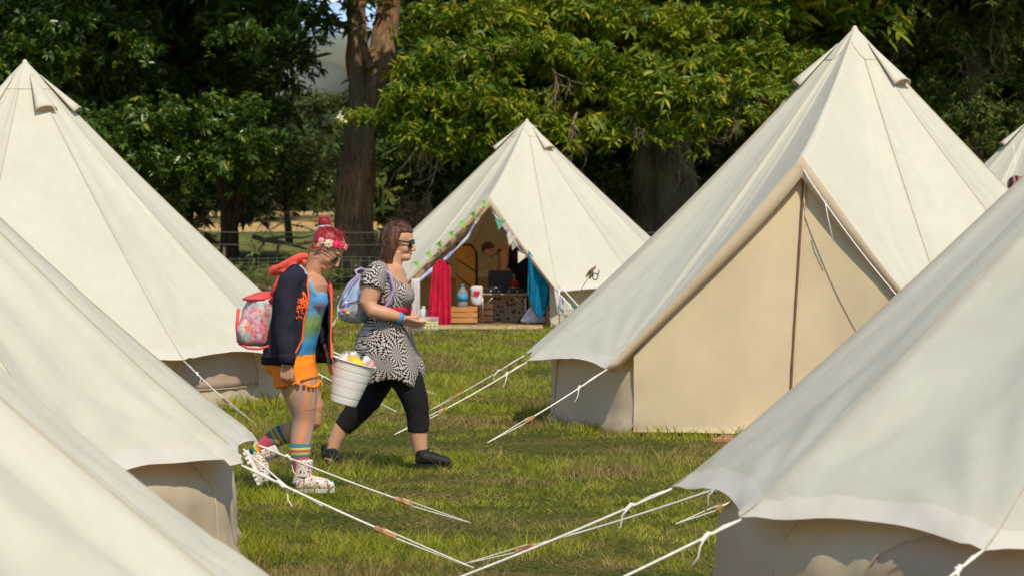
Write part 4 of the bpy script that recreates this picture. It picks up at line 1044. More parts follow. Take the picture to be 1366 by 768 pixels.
def head(mb, C, f, u, k=1.0):
    f = Vector(f).normalized(); u = Vector(u); u = (u - f*u.dot(f)).normalized(); s = u.cross(f)
    fr = (f, s, u); P = lambda x, y, z: C + (f*x + s*y + u*z)*k
    e = lambda x, y, z, r: mb.ell(P(x, y, z), tuple(q*k for q in r), fr, 18, 12)
    e(-.008, 0, .022, (.094, .073, .084)); e(.030, 0, -.035, (.058, .058, .072)); e(.048, 0, -.088, (.036, .034, .026))
    e(.018, 0, -.070, (.052, .052, .038))
    for y in (-1, 1):
        e(.048, y*.030, -.048, (.030, .028, .030)); e(.094, y*.009, -.050, (.011, .008, .008))
        mb.ell(P(-.026, y*.074, -.028), (.017*k, .007*k, .031*k), fr, 14, 10); mb.ell(P(-.018, y*.071, -.034), (.008*k, .008*k, .012*k), fr, 10, 8)
    mb.tube([P(.078, 0, .004), P(.094, 0, -.022), P(.108, 0, -.044), P(.098, 0, -.054)], [.010*k, .0105*k, .0115*k, .008*k], 10)
    e(.074, 0, .012, (.016, .046, .011)); e(.080, 0, -.070, (.014, .022, .0055)); e(.078, 0, -.080, (.013, .019, .006)); e(.068, 0, -.098, (.014, .016, .012))
    return P, fr
def hand(mb, W, d, n, side, curl=(.5, .6, .5), k=1.0, thumb=(.55, .35), spread=.10):
    """W wrist, d hand direction, n palm normal (the way fingers close), side = direction of the thumb"""
    d = Vector(d).normalized(); n = Vector(n); n = (n - d*n.dot(d)).normalized(); s = Vector(side); s = (s - d*s.dot(d) - n*s.dot(n)).normalized()
    tips = []
    for i, (off, ln, kl) in enumerate(((.030, .074, .086), (.010, .082, .090), (-.010, .076, .086), (-.029, .060, .078))):
        kn = W + (d*kl + s*off)*k
        mb.tube([W + (d*.0 + s*off*.55)*k, W + (d*.045 + s*off*.9)*k, kn], [.013*k, .0135*k, .0105*k], 8)
        p = kn; a = 0; pts = [p]; dd = (d + s*off*spread*30*.12).normalized()
        for fr_, c_ in ((.45, curl[0]), (.30, curl[1]), (.25, curl[2])):
            a += c_; p = p + (dd*math.cos(a) + n*math.sin(a))*ln*fr_*k; pts.append(p)
        mb.tube(pts, [.0098*k, .0090*k, .0082*k, .0068*k], 8, cap=.9); tips.append(pts[-1])
    b0 = W + (d*.022 + s*.026)*k; b1 = b0 + (d*math.cos(thumb[0]) + s*math.sin(thumb[0]) + n*.25).normalized()*.045*k
    b2 = b1 + (d*math.cos(thumb[1]) + s*math.sin(thumb[1])*.6 + n*.55).normalized()*.036*k
    mb.tube([W + d*.01*k, b0, b1, b2], [.014*k, .0145*k, .0115*k, .0085*k], 8, cap=.9)
    return tips
def wrinkle(amp, sc, sd=0, sx=(1, 1, 1)):
    def f(p):
        q = Vector((p.x*sx[0], p.y*sx[1], p.z*sx[2]))
        return amp*(noise.noise(q*sc + Vector((sd, 0, 0))) + .5*noise.noise(q*sc*2.3 + Vector((0, sd, 0))))
    return f
def finish(o, parent):
    attach(o, parent); return o

# ================= woman with red hair =================
YA = 19.75; SA = YA/FPX
def A(px, py, dy=0.0): return at(px, py, YA+dy)
def RA(px): return px*SA
body = MB()
fdir = Vector((.75, -.20, -.63)); udir = Vector((.64, 0, .77))
HC = A(437, 330)
P, fr = head(body, HC, fdir, udir, 1.10)
# neck, shoulders, torso
body.tube([A(425, 342, .0), A(420, 354, .0), A(414, 366, .02), A(411, 376, .02)], [.058, .056, .068, .090], 16)
body.rings([(A(408, 364, .02), RA(16), .09), (A(410, 370, .02), RA(22), .15), (A(413, 380, .02), RA(24.5), .165), (A(414, 392, .02), RA(22), .165), (A(413, 405, .02), RA(20.5), .16),
            (A(408, 425, .02), RA(19.5), .145), (A(401, 448, .02), RA(21), .145), (A(393, 472, .02), RA(24), .17), (A(388, 490, .02), RA(30), .175), (A(392, 505, .02), RA(27), .15)], 28)
# right (near) arm
sh, el, wr = A(385, 372, -.16), A(379, 428, -.21), A(383, 478, -.23)
body.tube([A(398, 368, -.08), sh, el, wr, A(382, 489, -.23)], [.055, .052, .043, .028, .026], 14)
hand(body, A(382, 485, -.23), (-.02, 0, -1), (.25, 1, 0), (1, -.2, 0), (.85, 1.1, .9), 1.0, (.35, .1))
# left (far) arm to the bucket
body.tube([A(412, 370, .14), A(420, 378, .20), A(430, 426, .22), A(439, 466, .10), A(440, 474, .06)], [.055, .052, .042, .028, .025], 14)
hand(body, A(439.5, 471, .05), (.10, .02, -1), (.75, .35, 0), (.5, -1, 0), (.10, .10, .15), .95, (.3, .1))
# legs: near leg planted
K1, F1 = A(404, 556, -.06), A(401, 628, -.08)
near = ([A(396, 497, -.07), A(399, 520, -.07), A(405, 545, -.07), K1, A(404, 570, -.06), A(401, 586, -.07), A(400, 606, -.08), A(402, 632, -.08)], [.118, .105, .078, .064, .062, .063, .052, .040])
far = ([A(396, 497, .11), A(405, 522, .11), A(416, 545, .11), A(416, 560, .11), A(404, 570, .12), A(387, 575, .13), A(369, 583, .13), A(352, 594, .13)], [.106, .092, .075, .062, .060, .060, .050, .038])
body.tube(near[0], near[1], 18); body.tube(far[0], far[1], 18)
body.tube([A(402, 630, -.08), A(404, 650, -.08), A(420, 654, -.09), A(440, 656, -.10)], [.040, .038, .035, .026], 12)
body.tube([A(352, 594, .13), A(343, 602, .13), A(344, 622, .13), A(350, 640, .13)], [.036, .036, .034, .026], 12)
w1 = body.build('person', M['skin'], remesh=.0045, sm=3); recentre(w1, A(400, 655, 0))
tag(w1, 'woman in navy hoodie and orange lace shorts, head bowed, holding a white bucket', 'person', 'women walking across the field')
W1 = w1
# hair
def hairfn(front=.30, zc=.25):
    def f(l):
        # l in head frame: x forward, z up; pull the face opening inside the skull
        face = min(1, max(0, (l.x - .15)*3.2)) * min(1, max(0, (zc - l.z)*4))
        under = min(1, max(0, (-l.z - .62)*4))
        earz = min(1, max(0, (l.x+.10)*5))*min(1, max(0, (-.10-l.z)*5))
        return 1 - .30*max(face, under, earz)
    return f
mb = MB(); mb.ell(P(-.014, 0, .026), (.102, .083, .092), fr, 48, 32, hairfn(zc=.36))
mb.tube([P(-.065, 0, .065), P(-.095, 0, .088)], [.038, .022], 14)
h = mb.build('hair', M['hair_red'], W1, disp=wrinkle(.0022, 70, 1))
mb = MB(); mb.ell(P(-.104, 0, .092), (.042, .042, .036), fr, 24, 16); mb.build('hair_bun', M['hair_red'], h, disp=wrinkle(.005, 45, 2))
mb = MB(); cc = P(-.086, 0, .076)
mb.tube([cc + ((fr[0]+fr[2])*.7*math.cos(t) + fr[1]*math.sin(t))*.030 for t in np.linspace(0, 2*PI, 20)], .0085, 7, cap=False); mb.build('hair_tie', M['white_cloth'], h, disp=wrinkle(.002, 60))
def flower(c, r, nrm, mat, cm, parent):
    n_ = Vector(nrm).normalized(); a = n_.orthogonal().normalized(); b_ = n_.cross(a); mb = MB()
    for i in range(7):
        t = 2*PI*i/7; d = a*math.cos(t)+b_*math.sin(t)
        mb.ell(c + d*r*.55 + n_*.003*(i % 2), (r*.5, r*.36, r*.14), (d, n_.cross(d), n_ + d*.4), 10, 6)
    for i in range(5):
        t = 2*PI*i/5+.3; d = a*math.cos(t)+b_*math.sin(t)
        mb.ell(c + d*r*.26 + n_*r*.16, (r*.32, r*.26, r*.12), (d, n_.cross(d), n_ + d*.8), 8, 6)
    o = mb.build('flower', mat, parent); mb = MB(); mb.ell(c + n_*r*.26, (r*.17,)*3, None, 10, 6); mb.build('flower_centre', cm, o)
M['pinkp'] = simple('pink_petal', (.82, .38, .42), .7, .1, 40); M['creamp'] = simple('cream_petal', (.80, .68, .52), .7, .1, 40); M['hotp'] = simple('hot_pink_petal', (.80, .03, .13), .7, .2, 40); M['centre'] = simple('flower_eye', (.55, .25, .06), .8)
for x, y, z, r, m_ in ((-.030, -.083, .008, .022, 'pinkp'), (.010, -.080, .022, .027, 'creamp'), (.040, -.070, .044, .023, 'hotp'), (.062, -.050, .056, .026, 'hotp'), (.076, -.018, .062, .022, 'pinkp'), (.072, .022, .062, .024, 'hotp')):
    q_ = Vector(((x+.014)/.102, y/.083, (z-.026)/.092)).normalized(); n_ = fr[0]*q_.x/.102 + fr[1]*q_.y/.083 + fr[2]*q_.z/.092
    flower(P(-.014+.104*q_.x, .085*q_.y, .026+.094*q_.z), r, n_, M[m_], M['centre'], W1)
def glasses(P0, fr, parent, fmat, lr=.024, big=1.0, dz=0):
    P = lambda x, y, z: P0(x-.005, y, z+dz)
    mb = MB(); r_ = lr
    for y in (-.032, .032):
        c = P(.094, y, -.012)
        mb.tube([c + fr[1]*math.cos(t)*r_*1.12 + fr[2]*math.sin(t)*r_*.85 - fr[0]*.012*abs(math.cos(t))*(1 if y*math.cos(t) > 0 else 0) for t in np.linspace(0, 2*PI, 22)], .0026*big, 6, cap=False)
    mb.tube([P(.100, -.010, -.006), P(.104, 0, -.004), P(.100, .010, -.006)], .0026*big, 6)
    for y in (-1, 1): mb.tube([P(.082, y*.060, -.006), P(.05, y*.074, -.006), P(.0, y*.080, -.004), P(-.016, y*.079, -.018)], .0028*big, 6)
    g = mb.build('sunglasses', fmat, parent)
    for y in (-.032, .032):
        mb = MB(); c = P(.092, y, -.012)
        mb.ell(c, (.008, r_*1.12, r_*.9), (fr[0]+fr[1]*(.25 if y > 0 else -.25), fr[1], fr[2]), 18, 8); mb.build('lens', M['lens'], g)
glasses(P, fr, W1, M['metalf'], .029, 1.1, -.010)
mb = MB(); mb.tube([P(.087, -.018, -.073), P(.0935, 0, -.0745), P(.087, .018, -.073)], [.0025, .0042, .0025], 8); mb.tube([P(.085, -.015, -.081), P(.0905, 0, -.0815), P(.085, .015, -.081)], [.0025, .0042, .0025], 8)
M['lip'] = simple('lip_pink', (.45, .12, .10), .45, .05); mb.build('lips', M['lip'], W1)
# tie-dye vest
k = NT('tie_dye'); sp = k.n('SeparateXYZ', Vector=k.pos()).outputs; nz = k.noise(7, 4, k.pos(), dist=1.2)
zz = k.math('ADD', sp[2], k.math('MULTIPLY', k.math('SUBTRACT', nz, .5), .20)); zt0, zt1 = A(400, 476).z, A(430, 350).z
fz = k.n('MapRange', Value=zz, From_Min=zt0, From_Max=zt1).outputs[0]
c = k.ramp(fz, [(0, (.12, .22, .08)), (.06, (.04, .20, .48)), (.17, (.03, .26, .55)), (.25, (.12, .28, .26)), (.30, (.15, .28, .06)), (.43, (.22, .33, .13)), (.50, (.14, .34, .50)), (.62, (.08, .26, .54)), (.75, (.20, .42, .60)), (1, (.38, .55, .66))])
dd = k.n('VectorMath', {'operation': 'DISTANCE'}, i0=k.pos(), i1=A(427, 409, -.13)).outputs['Value']
c = k.mix(k.ramp(k.math('ADD', dd, k.math('MULTIPLY', k.noise(40, 3, k.pos()), .02)), [(.030, (1, 1, 1)), (.042, (0, 0, 0))]), c, k.ramp(k.noise(60, 2, k.pos()), [(.35, (.03, .10, .35)), (.5, (.45, .16, .08)), (.65, (.10, .25, .15))]))
k.col(c).p(Roughness=.9); k.bump(k.noise(12, 3), .3, .02); M['tiedye'] = k.m
mb = MB()
mb.rings([(A(413.5, 391, .02), RA(23.5), .170), (A(414.5, 400, .02), RA(22.5), .170), (A(411, 414, .02), RA(22), .162), (A(408, 428, .02), RA(22), .155), (A(401.5, 450, .02), RA(23), .155), (A(395, 468, .02), RA(25.5), .170), (A(394, 477, .02), RA(27), .172)], 30)
for dy in (-.08, .10): mb.ell(A(421, 401, dy+.02), (.075, .085, .070), None, 16, 12)
for dy, x0 in ((-.12, 399), (.13, 412)): mb.tube([A(x0-1, 356, dy*.62), A(x0+5, 364, dy*.8), A(x0+12, 378, dy-.02), A(x0+18, 394, dy*1.0)], [.022, .026, .028, .03], 12, flat=(1, .8))
mb.build('vest_top', M['tiedye'], W1, remesh=.006, sm=3, disp=wrinkle(.005, 16, 3, (1, 1, .6)))
# jacket body: a slab open at the front
J = [(A(402, 363, .02), RA(16), .13, -62, -300), (A(401, 369, .02), RA(26), .185, -62, -316), (A(402, 380, .02), RA(34), .205, -72, -345), (A(402.5, 392, .02), RA(38), .212, -72, -356), (A(402, 408, .02), RA(39.5), .212, -75, -360),
     (A(400, 427, .02), RA(41.5), .206, -79, -365), (A(397, 450, .02), RA(44), .205, -78, -366), (A(396, 468, .02), RA(46.5), .212, -88, -370), (A(396, 478, .02), RA(47), .215, -96, -372)]
mb = MB(); mb.arc(J, .018, 40)
mb.tube([A(397, 366, -.12), A(386, 374, -.175), A(382, 400, -.20), A(379.5, 428, -.22), A(381, 455, -.235), A(383, 474, -.235)], [.066, .070, .062, .060, .054, .048], 18)
mb.tube([A(410, 368, .14), A(420, 378, .20), A(430, 426, .22), A(437, 458, .12)], [.062, .062, .054, .042], 14)
jk = mb.build('jacket', M['navy'], W1, remesh=.0065, sm=3, disp=wrinkle(.013, 10, 5, (1, 1, .7)))
mb = MB(); mb.tube([A(383, 471, -.235), A(383.5, 477, -.235), A(383, 485, -.233)], [.049, .046, .042], 18, cap=False); mb.build('cuff', M['navy'], jk, solid=.006)
def zipline(idx, off, name='zip_trim'):
    pts = []
    for c, a, b_, a0, a1 in J[1:]:
        t = math.radians(a0 if idx == 0 else a1); pts.append(Vector((c[0]+(a+off)*math.cos(t), c[1]+(b_+off)*math.sin(t), c[2])))
    mb = MB(); Q = []
    for i in range(len(pts)-1):
        for q in range(4): Q.append(pts[i].lerp(pts[i+1], q/4))
    Q.append(pts[-1]); mb.tube(Q, .0065, 6); mb.build(name, M['neon'], jk)
zipline(0, .004); zipline(1, .004)
mb = MB(); mb.arc([(c-Vector((0, 0, dz)), a+.004, b_+.004, a0+4, a1-4) for (c, a, b_, a0, a1), dz in ((J[-1], -.012), (J[-1], .032))], .022, 36); mb.build('waistband', M['navy'], jk, disp=wrinkle(.004, 20))
# hood lying on the shoulders
mb = MB()
mb.tube([A(409, 388, -.13), A(407, 375, -.125), A(402, 364, -.115), A(392, 357, -.09), A(382, 358, -.04), A(381, 358, .04), A(392, 354, .12), A(404, 350, .13), A(410, 352, .12)], [.012, .019, .024, .028, .030, .030, .028, .023, .016], 14)
mb.tube([A(410, 341, -.07), A(400, 343, -.08), A(387, 349, -.07), A(372, 358, -.045), A(365, 362, -.01), A(371, 360, .05), A(388, 352, .09), A(403, 346, .09)], [.014, .021, .026, .028, .024, .026, .024, .016], 14)
mb.ell(A(379, 362, .0), (.055, .085, .028), None, 18, 12)
mb.build('hood', M['coral'], jk, remesh=.006, sm=2, disp=wrinkle(.010, 17, 9))
mb = MB(); mb.tube([A(438, 374, .06), A(441, 385, .05), A(443, 400, .03)], [.012, .012, .008], 8); mb.build('hood_edge', M['coral'], jk)
# neon chest print: strokes like the loose lettering on the jacket
mb = MB()
def onj(px, py):   # onto the jacket surface
    for i in range(len(J)-1):
        if J[i][0].z >= A(px, py).z >= J[i+1][0].z:
            f = (J[i][0].z-A(px, py).z)/(J[i][0].z-J[i+1][0].z); c = J[i][0].lerp(J[i+1][0], f); a = J[i][1]*(1-f)+J[i+1][1]*f; b_ = J[i][2]*(1-f)+J[i+1][2]*f
            x = A(px, py).x-c.x; y = -b_*math.sqrt(max(0, 1-(x/a)**2)); return Vector((c.x+x, c.y+y-.007, A(px, py).z))
    return A(px, py, -.22)
for s_ in ([(396, 399), (399, 396), (402, 398), (400, 402), (397, 404), (399, 408), (403, 406)], [(404, 397), (405, 403), (404, 411)], [(402, 403), (409, 401)], [(407, 395), (408, 404), (410, 411)], [(410, 398), (412, 403), (409, 406), (412, 411)],
           [(396, 411), (402, 409), (411, 408)], [(397, 411), (397, 416), (400, 412), (401, 417)], [(403, 412), (406, 411), (405, 416), (408, 417)], [(401, 419), (402, 423), (404, 420), (406, 424)], [(398, 421), (399, 424)], [(407, 388), (410, 393), (412, 400)], [(407, 388), (408, 396)]):
    mb.tube([onj(a, b_) for a, b_ in s_], .0065 if s_[0][1] < 412 else .0045, 6)
mb.build('chest_print', M['neon'], jk)
# shorts
mb = MB()
mb.rings([(A(390, 471, .02), RA(31), .178), (A(385.5, 480, .02), RA(36), .190), (A(386.5, 490, .02), RA(35.5), .19), (A(390, 498, .02), RA(33), .188)], 30)
mb.tube([A(390, 486, -.07), A(393, 500, -.07), A(396, 511, -.075)], [.130, .132, .130], 22, cap=.05); mb.tube([A(396, 486, .10), A(400, 500, .10), A(403.5, 508, .11)], [.112, .114, .110], 22, cap=.05)
for i in range(22):
    t = 2*PI*i/22
    mb.ell(A(396, 512, -.075) + Vector((math.cos(t)*.124, math.sin(t)*.124, .012*math.sin(t*3))), (.014, .014, .013), None, 8, 6); mb.ell(A(403.5, 509, .11) + Vector((math.cos(t)*.104, math.sin(t)*.104, 0)), (.015, .015, .014), None, 8, 6)
lace = NT('orange_crochet'); v = lace.n('TexVoronoi', Vector=lace.coord(), Scale=75.0).outputs['Distance']; lace.col(lace.ramp(v, [(.05, (.70, .14, .01)), (.3, (.95, .24, .015)), (.8, (.98, .27, .02))])).p(Roughness=.85); lace.bump(v, .5, .006)
mb.build('shorts', lace.m, W1, remesh=.0055, sm=3, disp=wrinkle(.004, 12, 2))
# striped tights
k = NT('striped_tights'); q = k.n('SeparateXYZ', Vector=k.pos()).outputs
xx = k.math('ADD', k.math('MULTIPLY', q[0], 5.2), k.math('MULTIPLY', k.noise(2.0, 2, k.pos()), 1.5)); fr_ = k.math('FRACT', xx)
k.col(k.ramp(fr_, [(0, (.46, .28, .21)), (.14, (.42, .28, .24)), (.26, (.64, .26, .13)), (.36, (.62, .27, .14)), (.46, (.42, .25, .18)), (.58, (.48, .31, .26)), (.68, (.34, .20, .16)), (.74, (.52, .30, .20)), (.86, (.58, .38, .15)), (1, (.46, .28, .21))])).p(Roughness=.7); M['tights'] = k.m
mb = MB(); mb.tube(near[0], [r+.004 for r in near[1]], 20); mb.build('tights_leg', M['tights'], W1, sub=1)
mb = MB(); mb.tube(far[0], [r+.004 for r in far[1]], 20); mb.build('tights_leg', M['tights'], W1, sub=1)
# socks
def sockmat(name, p0, p1):
    k = NT(name); ax = (p1-p0); L = ax.length
    t = k.math('DIVIDE', k.n('VectorMath', {'operation': 'DOT_PRODUCT'}, i0=k.n('VectorMath', {'operation': 'SUBTRACT'}, i0=k.pos(), i1=tuple(p0)), i1=tuple(ax.normalized())).outputs['Value'], L)
    k.col(k.ramp(t, [(0, (.03, .18, .22)), (.07, (.55, .45, .08)), (.12, (.40, .10, .10)), (.18, (.42, .42, .10)), (.24, (.04, .20, .22)), (.30, (.45, .08, .12)), (.56, (.50, .07, .13)), (.60, (.65, .05, .03)), (.68, (.80, .25, .02)), (.74, (.75, .60, .03)), (.80, (.04, .30, .07)), (.87, (.02, .08, .35)), (.94, (.20, .04, .28))], 'CONSTANT')).p(Roughness=.9)
    k.bump(k.noise(180, 2), .3, .005); return k.m
s0, s1, s2 = A(400.5, 592, -.075), A(401, 622, -.08), A(402, 648, -.08)
mb = MB(); mb.tube([s0, A(400, 606, -.08), s1, A(402, 634, -.08), s2], [.066, .062, .050, .046, .044], 20); mb.build('sock', sockmat('striped_sock', s0, s2), W1)
s0, s2 = A(378, 578.5, .13), A(333, 606, .13)
mb = MB(); mb.tube([s0, A(367, 584, .13), A(356, 591, .13), A(347, 598, .13), A(338, 606, .13)], [.062, .058, .048, .044, .040], 20); mb.build('sock', sockmat('striped_sock_raised', s0, s2), W1)
# confetti boots
k = NT('confetti_leather'); v = k.n('TexVoronoi', Vector=k.coord(), Scale=62.0); hs = k.n('SeparateColor', Color=v.outputs['Color']).outputs[0]
k.col(k.mix(k.ramp(v.outputs['Distance'], [(.36, (1, 1, 1)), (.42, (0, 0, 0))]), (.72, .68, .60), k.ramp(hs, [(0, (.03, .05, .30)), (.3, (.70, .06, .05)), (.5, (.85, .30, .04)), (.65, (.30, .05, .30)), (.8, (.70, .10, .25)), (.92, (.05, .25, .30))], 'CONSTANT'))).p(Roughness=.35, Specular_IOR_Level=.5); M['confetti'] = k.m
M['sole'] = simple('white_rubber', (.70, .68, .62), .6, .1, 20)
def boot(B, label):
    """B maps boot coordinates (forward x, up z, side y) in metres from the heel point on the sole to the world"""
    mb = MB()
    mb.tube([B(.065, .20), B(.065, .15), B(.06, .10)], [.056, .053, .052], 18, cap=.1)
    mb.rings
    mb.tube([B(.03, .045), B(.09, .06), B(.15, .055), B(.205, .045), B(.245, .036)], [.040, .048, .045, .042, .030], 18, flat=(1.0, 1.0), cap=.6)
    mb.tube([B(.035, .05), B(.05, .10)], [.044, .046], 16)
    bo = mb.build('boot', M['confetti'], W1, remesh=.005, sm=4)
    mb = MB(); out = []
    for i in range(28):
        t = 2*PI*i/28; x = .125+.135*math.cos(t); y = .045*math.sin(t)*(1.05 if math.cos(t) > 0 else .88)
        out.append((x, y))
    V = [B(x, 0, y) for x, y in out] + [B(x*1.0, .026, y) for x, y in out]; n = len(out)
    mb.add(V, [tuple(range(n-1, -1, -1)), tuple(range(n, 2*n))] + [(i, (i+1) % n, (i+1) % n+n, i+n) for i in range(n)])
    for x in (.01, .045, .08, .14, .175, .21, .24) if label == 'b' else ():
        for y in (-.034, .034):
            c0 = B(x, -.008, y); mb.box(c0, (.022, .022, .02), ((B(1, 0)-B(0, 0)).normalized(), (B(0, 0, 1)-B(0, 0, 0)).normalized(), (B(0, 1)-B(0, 0)).normalized()))
    mb.build('boot_sole', M['sole'], bo, smooth=False, bevel=.004)
    mb = MB()
    for i in range(4): mb.tube([B(.10+.026*i, .105-.012*i, -.026), B(.105+.026*i, .118-.014*i, 0), B(.10+.026*i, .105-.012*i, .026)], .004, 5)
    mb.build('boot_lace', M['creamp'], bo)
g1 = A(392, 660, -.085); fx = Vector((.97, -.22, .03)); fy = Vector((0, 0, 1)); fs = fx.cross(fy).normalized()*-1
boot(lambda x, z, y=0: g1 + Vector((.0, 0, .012)) + fx*x*.98 + fy*z + fs*y, 'a')
g2 = A(329, 606, .13); fx2 = Vector((.42, -.1, -.90)).normalized(); fy2 = Vector((.90, .05, .42)).normalized(); fs2 = fx2.cross(fy2).normalized()*-1
boot(lambda x, z, y=0: g2 + fx2*(x-.02)*.86 + fy2*z*.92 + fs2*y, 'b')

# ---------- floral backpack (worn, a thing of its own)
k = NT('floral_print'); p_ = k.coord(); dn = k.n('TexNoise', Vector=p_, Scale=14.0, Detail=2).outputs['Color']; pv = k.n('VectorMath', {'operation': 'MULTIPLY_ADD'}, i0=dn, i1=(.05, .05, .05), i2=p_.outputs[0]).outputs[0]
v = k.n('TexVoronoi', Vector=pv, Scale=19.0); hs = k.n('SeparateColor', Color=v.outputs['Color']).outputs[0]
c = k.ramp(hs, [(0, (.72, .12, .18)), (.25, (.78, .45, .46)), (.4, (.62, .60, .58)), (.55, (.25, .55, .52)), (.68, (.65, .30, .50)), (.8, (.50, .45, .62)), (.9, (.80, .20, .10))], 'CONSTANT')
v2 = k.n('TexVoronoi', Vector=pv, Scale=52.0); h2 = k.n('SeparateColor', Color=v2.outputs['Color']).outputs[1]
c = k.mix(.55, c, k.ramp(h2, [(0, (.75, .10, .18)), (.3, (.74, .62, .58)), (.55, (.70, .30, .34)), (.75, (.30, .48, .50)), (.9, (.72, .70, .66))], 'CONSTANT'))
k.col(c).p(Roughness=.5); k.bump(k.noise(8, 3), .3, .02); M['floral'] = k.m; M['coralpl'] = simple('coral_trim', (.75, .09, .09), .5, .1, 20)
bp = empty('backpack', A(340, 465, .02)); tag(bp, 'pink floral backpack with a coral flap on the red haired woman\'s back', 'backpack')
mb = MB(); mb.rings([(A(340, 462, .03), RA(12), .08), (A(340, 459, .03), RA(21), .135), (A(340, 450, .03), RA(23), .15), (A(343, 430, .03), RA(24), .155), (A(347, 412, .03), RA(23), .15), (A(350, 400, .03), RA(21), .145), (A(354, 395, .03), RA(14), .10)], 30)
mb.build('bag_body', M['floral'], bp, disp=wrinkle(.010, 12, 4), sub=1)
mb = MB(); mb.rings([(A(327, 457, -.02), RA(6), .05), (A(325, 453, -.02), RA(9), .09), (A(325, 440, -.02), RA(9.5), .10), (A(328, 428, -.02), RA(8), .09), (A(331, 424, -.02), RA(5), .06)], 20); mb.build('front_pocket', M['floral'], bp, disp=wrinkle(.006, 16, 6))
mb = MB(); mb.rings([(A(343, 401, .03), RA(23.5), .155), (A(346, 397, .03), RA(22), .150), (A(349, 394, .03), RA(18), .130), (A(352, 391, .03), RA(14), .11), (A(355, 389, .03), RA(7), .06)], 28)
mb.build('flap', M['coralpl'], bp, sub=1, disp=wrinkle(.007, 18, 2))
mb = MB(); mb.tube([A(319, 458, -.04), A(330, 464, -.12), A(345, 465, -.12), A(360, 461, -.10)], .008, 8); mb.build('piping', M['coralpl'], bp)
mb = MB(); mb.tube([A(318, 412, -.03), A(316, 435, -.05), A(318, 456, -.04)], .010, 8); mb.build('side_strap', M['coralpl'], bp)
for dy in (-.13, .17):
    mb = MB(); mb.tube([A(362, 394, dy*.9), A(372, 372, dy), A(386, 362, dy), A(398, 372, dy*1.15)], .013, 8, flat=(1, .5)); mb.build('shoulder_strap', M['coralpl'], bp)

# ---------- bucket and what is in it
bu = empty('bucket', A(457, 540, .06)); tag(bu, 'white ribbed plastic bucket of wrappers carried between the two women', 'bucket')
bt_, tp = A(457.5, 538, .06), A(473, 482, .06); ax = (tp-bt_).normalized(); Lb = (tp-bt_).length; u_ = Vector((1, 0, 0)); u_ = (u_-ax*u_.dot(ax)).normalized(); v_ = ax.cross(u_)
M['bucketp'] = simple('white_bucket_plastic', (.84, .83, .80), .4, .05, 6)
def brings(mb, prof, seg=40):
    G = [[bt_ + ax*h_*Lb + (u_*math.cos(t) + v_*math.sin(t))*r for t in np.linspace(0, 2*PI, seg, endpoint=False)] for r, h_ in prof]; mb.grid(G, wrap=True)
R0, R1 = RA(18.2), RA(29.5); prof = [(.001, .0), (R0*.96, 0), (R0, .012)]
for i in range(1, 41):
    h_ = i/41; r = R0+(R1-R0)*h_
    for g_ in (.18, .38, .58, .78):
        if abs(h_-g_) < .013: r -= .0015
    prof.append((r, h_))
prof += [(R1+.001, .985), (R1+.007, .985), (R1+.008, 1.0), (R1+.001, 1.004), (R1-.004, .99), (R0*.97, .04), (.001, .03)]
mb = MB(); brings(mb, prof); mb.build('bucket_body', M['bucketp'], bu)
mb = MB()
for h_ in (.18, .38, .58, .78):
    r = R0+(R1-R0)*h_-.0012; mb.tube([bt_ + ax*h_*Lb + (u_*math.cos(t) + v_*math.sin(t))*r for t in np.linspace(0, 2*PI, 41)], .0011, 5, cap=False)
mb.build('groove', simple('groove_grey', (.30, .29, .27), .8, .1), bu)  # thin grey line laid in each bucket groove
def litter(name, c, sz, mat, label, sd):
    mb = MB(); mb.ell(c, sz, (u_, v_, ax), 20, 14); o = mb.build(name, mat, disp=wrinkle(.022, 20, sd)); recentre(o, c); tag(o, label, name.split('_')[-1], 'rubbish in the white bucket')
top = lambda x, y, h_: bt_ + ax*Lb*h_ + u_*x + v_*y
M['yellow'] = simple('yellow_wrapper', (.85, .55, .02), .35, .15, 30); M['foil'] = simple('clear_film', (.55, .50, .40), .25, .3, 30, metal=.3); M['pinkw'] = simple('pink_wrapper', (.65, .28, .30), .5, .2, 20)
litter('yellow_wrapper', top(.005, -.04, .98), (.055, .05, .035), M['yellow'], 'crumpled yellow wrapper in the middle of the white bucket', 1)
litter('film_wrapper', top(-.03, .03, 1.02), (.06, .05, .045), M['foil'], 'crumpled clear film wrapper at the back of the bucket', 2)
litter('paper_napkin', top(.062, -.02, .98), (.032, .04, .05), M['white_cloth'], 'white paper napkin sticking up at the right of the bucket', 3)
litter('paper_cup', top(-.075, -.02, .97), (.035, .04, .035), M['white_cloth'], 'crushed white cup by the hand on the bucket rim', 4)
litter('pink_wrapper', top(.095, .02, .97), (.025, .045, .03), M['pinkw'], 'pink wrapper at the right inner edge of the bucket', 5)

# ================= woman with brown hair =================
YB2 = 21.75; SB = YB2/FPX
def B(px, py, dy=0.0): return at(px, py, YB2+dy)
def RB(px): return px*SB
body = MB(); f2 = Vector((.965, -.12, -.16)); u2 = Vector((.16, 0, .98)); HB = B(533, 320.5)
P2, fr2 = head(body, HB, f2, u2, 1.02)
body.ell(P2(.05, 0, -.10), (.045, .045, .03), fr2, 14, 10)
body.tube([B(528, 335), B(525, 345), B(521, 356), B(518, 366)], [.062, .064, .072, .09], 16)
body.ell(B(523, 365, -.02), (.085, .11, .06), None, 16, 12)
body.rings([(B(516, 352), RB(17), .10), (B(514, 358), RB(25), .17), (B(514, 372), RB(29), .185), (B(518, 390), RB(30), .185), (B(520, 405), RB(26), .17), (B(521, 415), RB(23), .155), (B(518, 430), RB(27), .175), (B(516, 450), RB(31), .19), (B(517, 480), RB(33), .19), (B(518, 495), RB(28), .17)], 28)
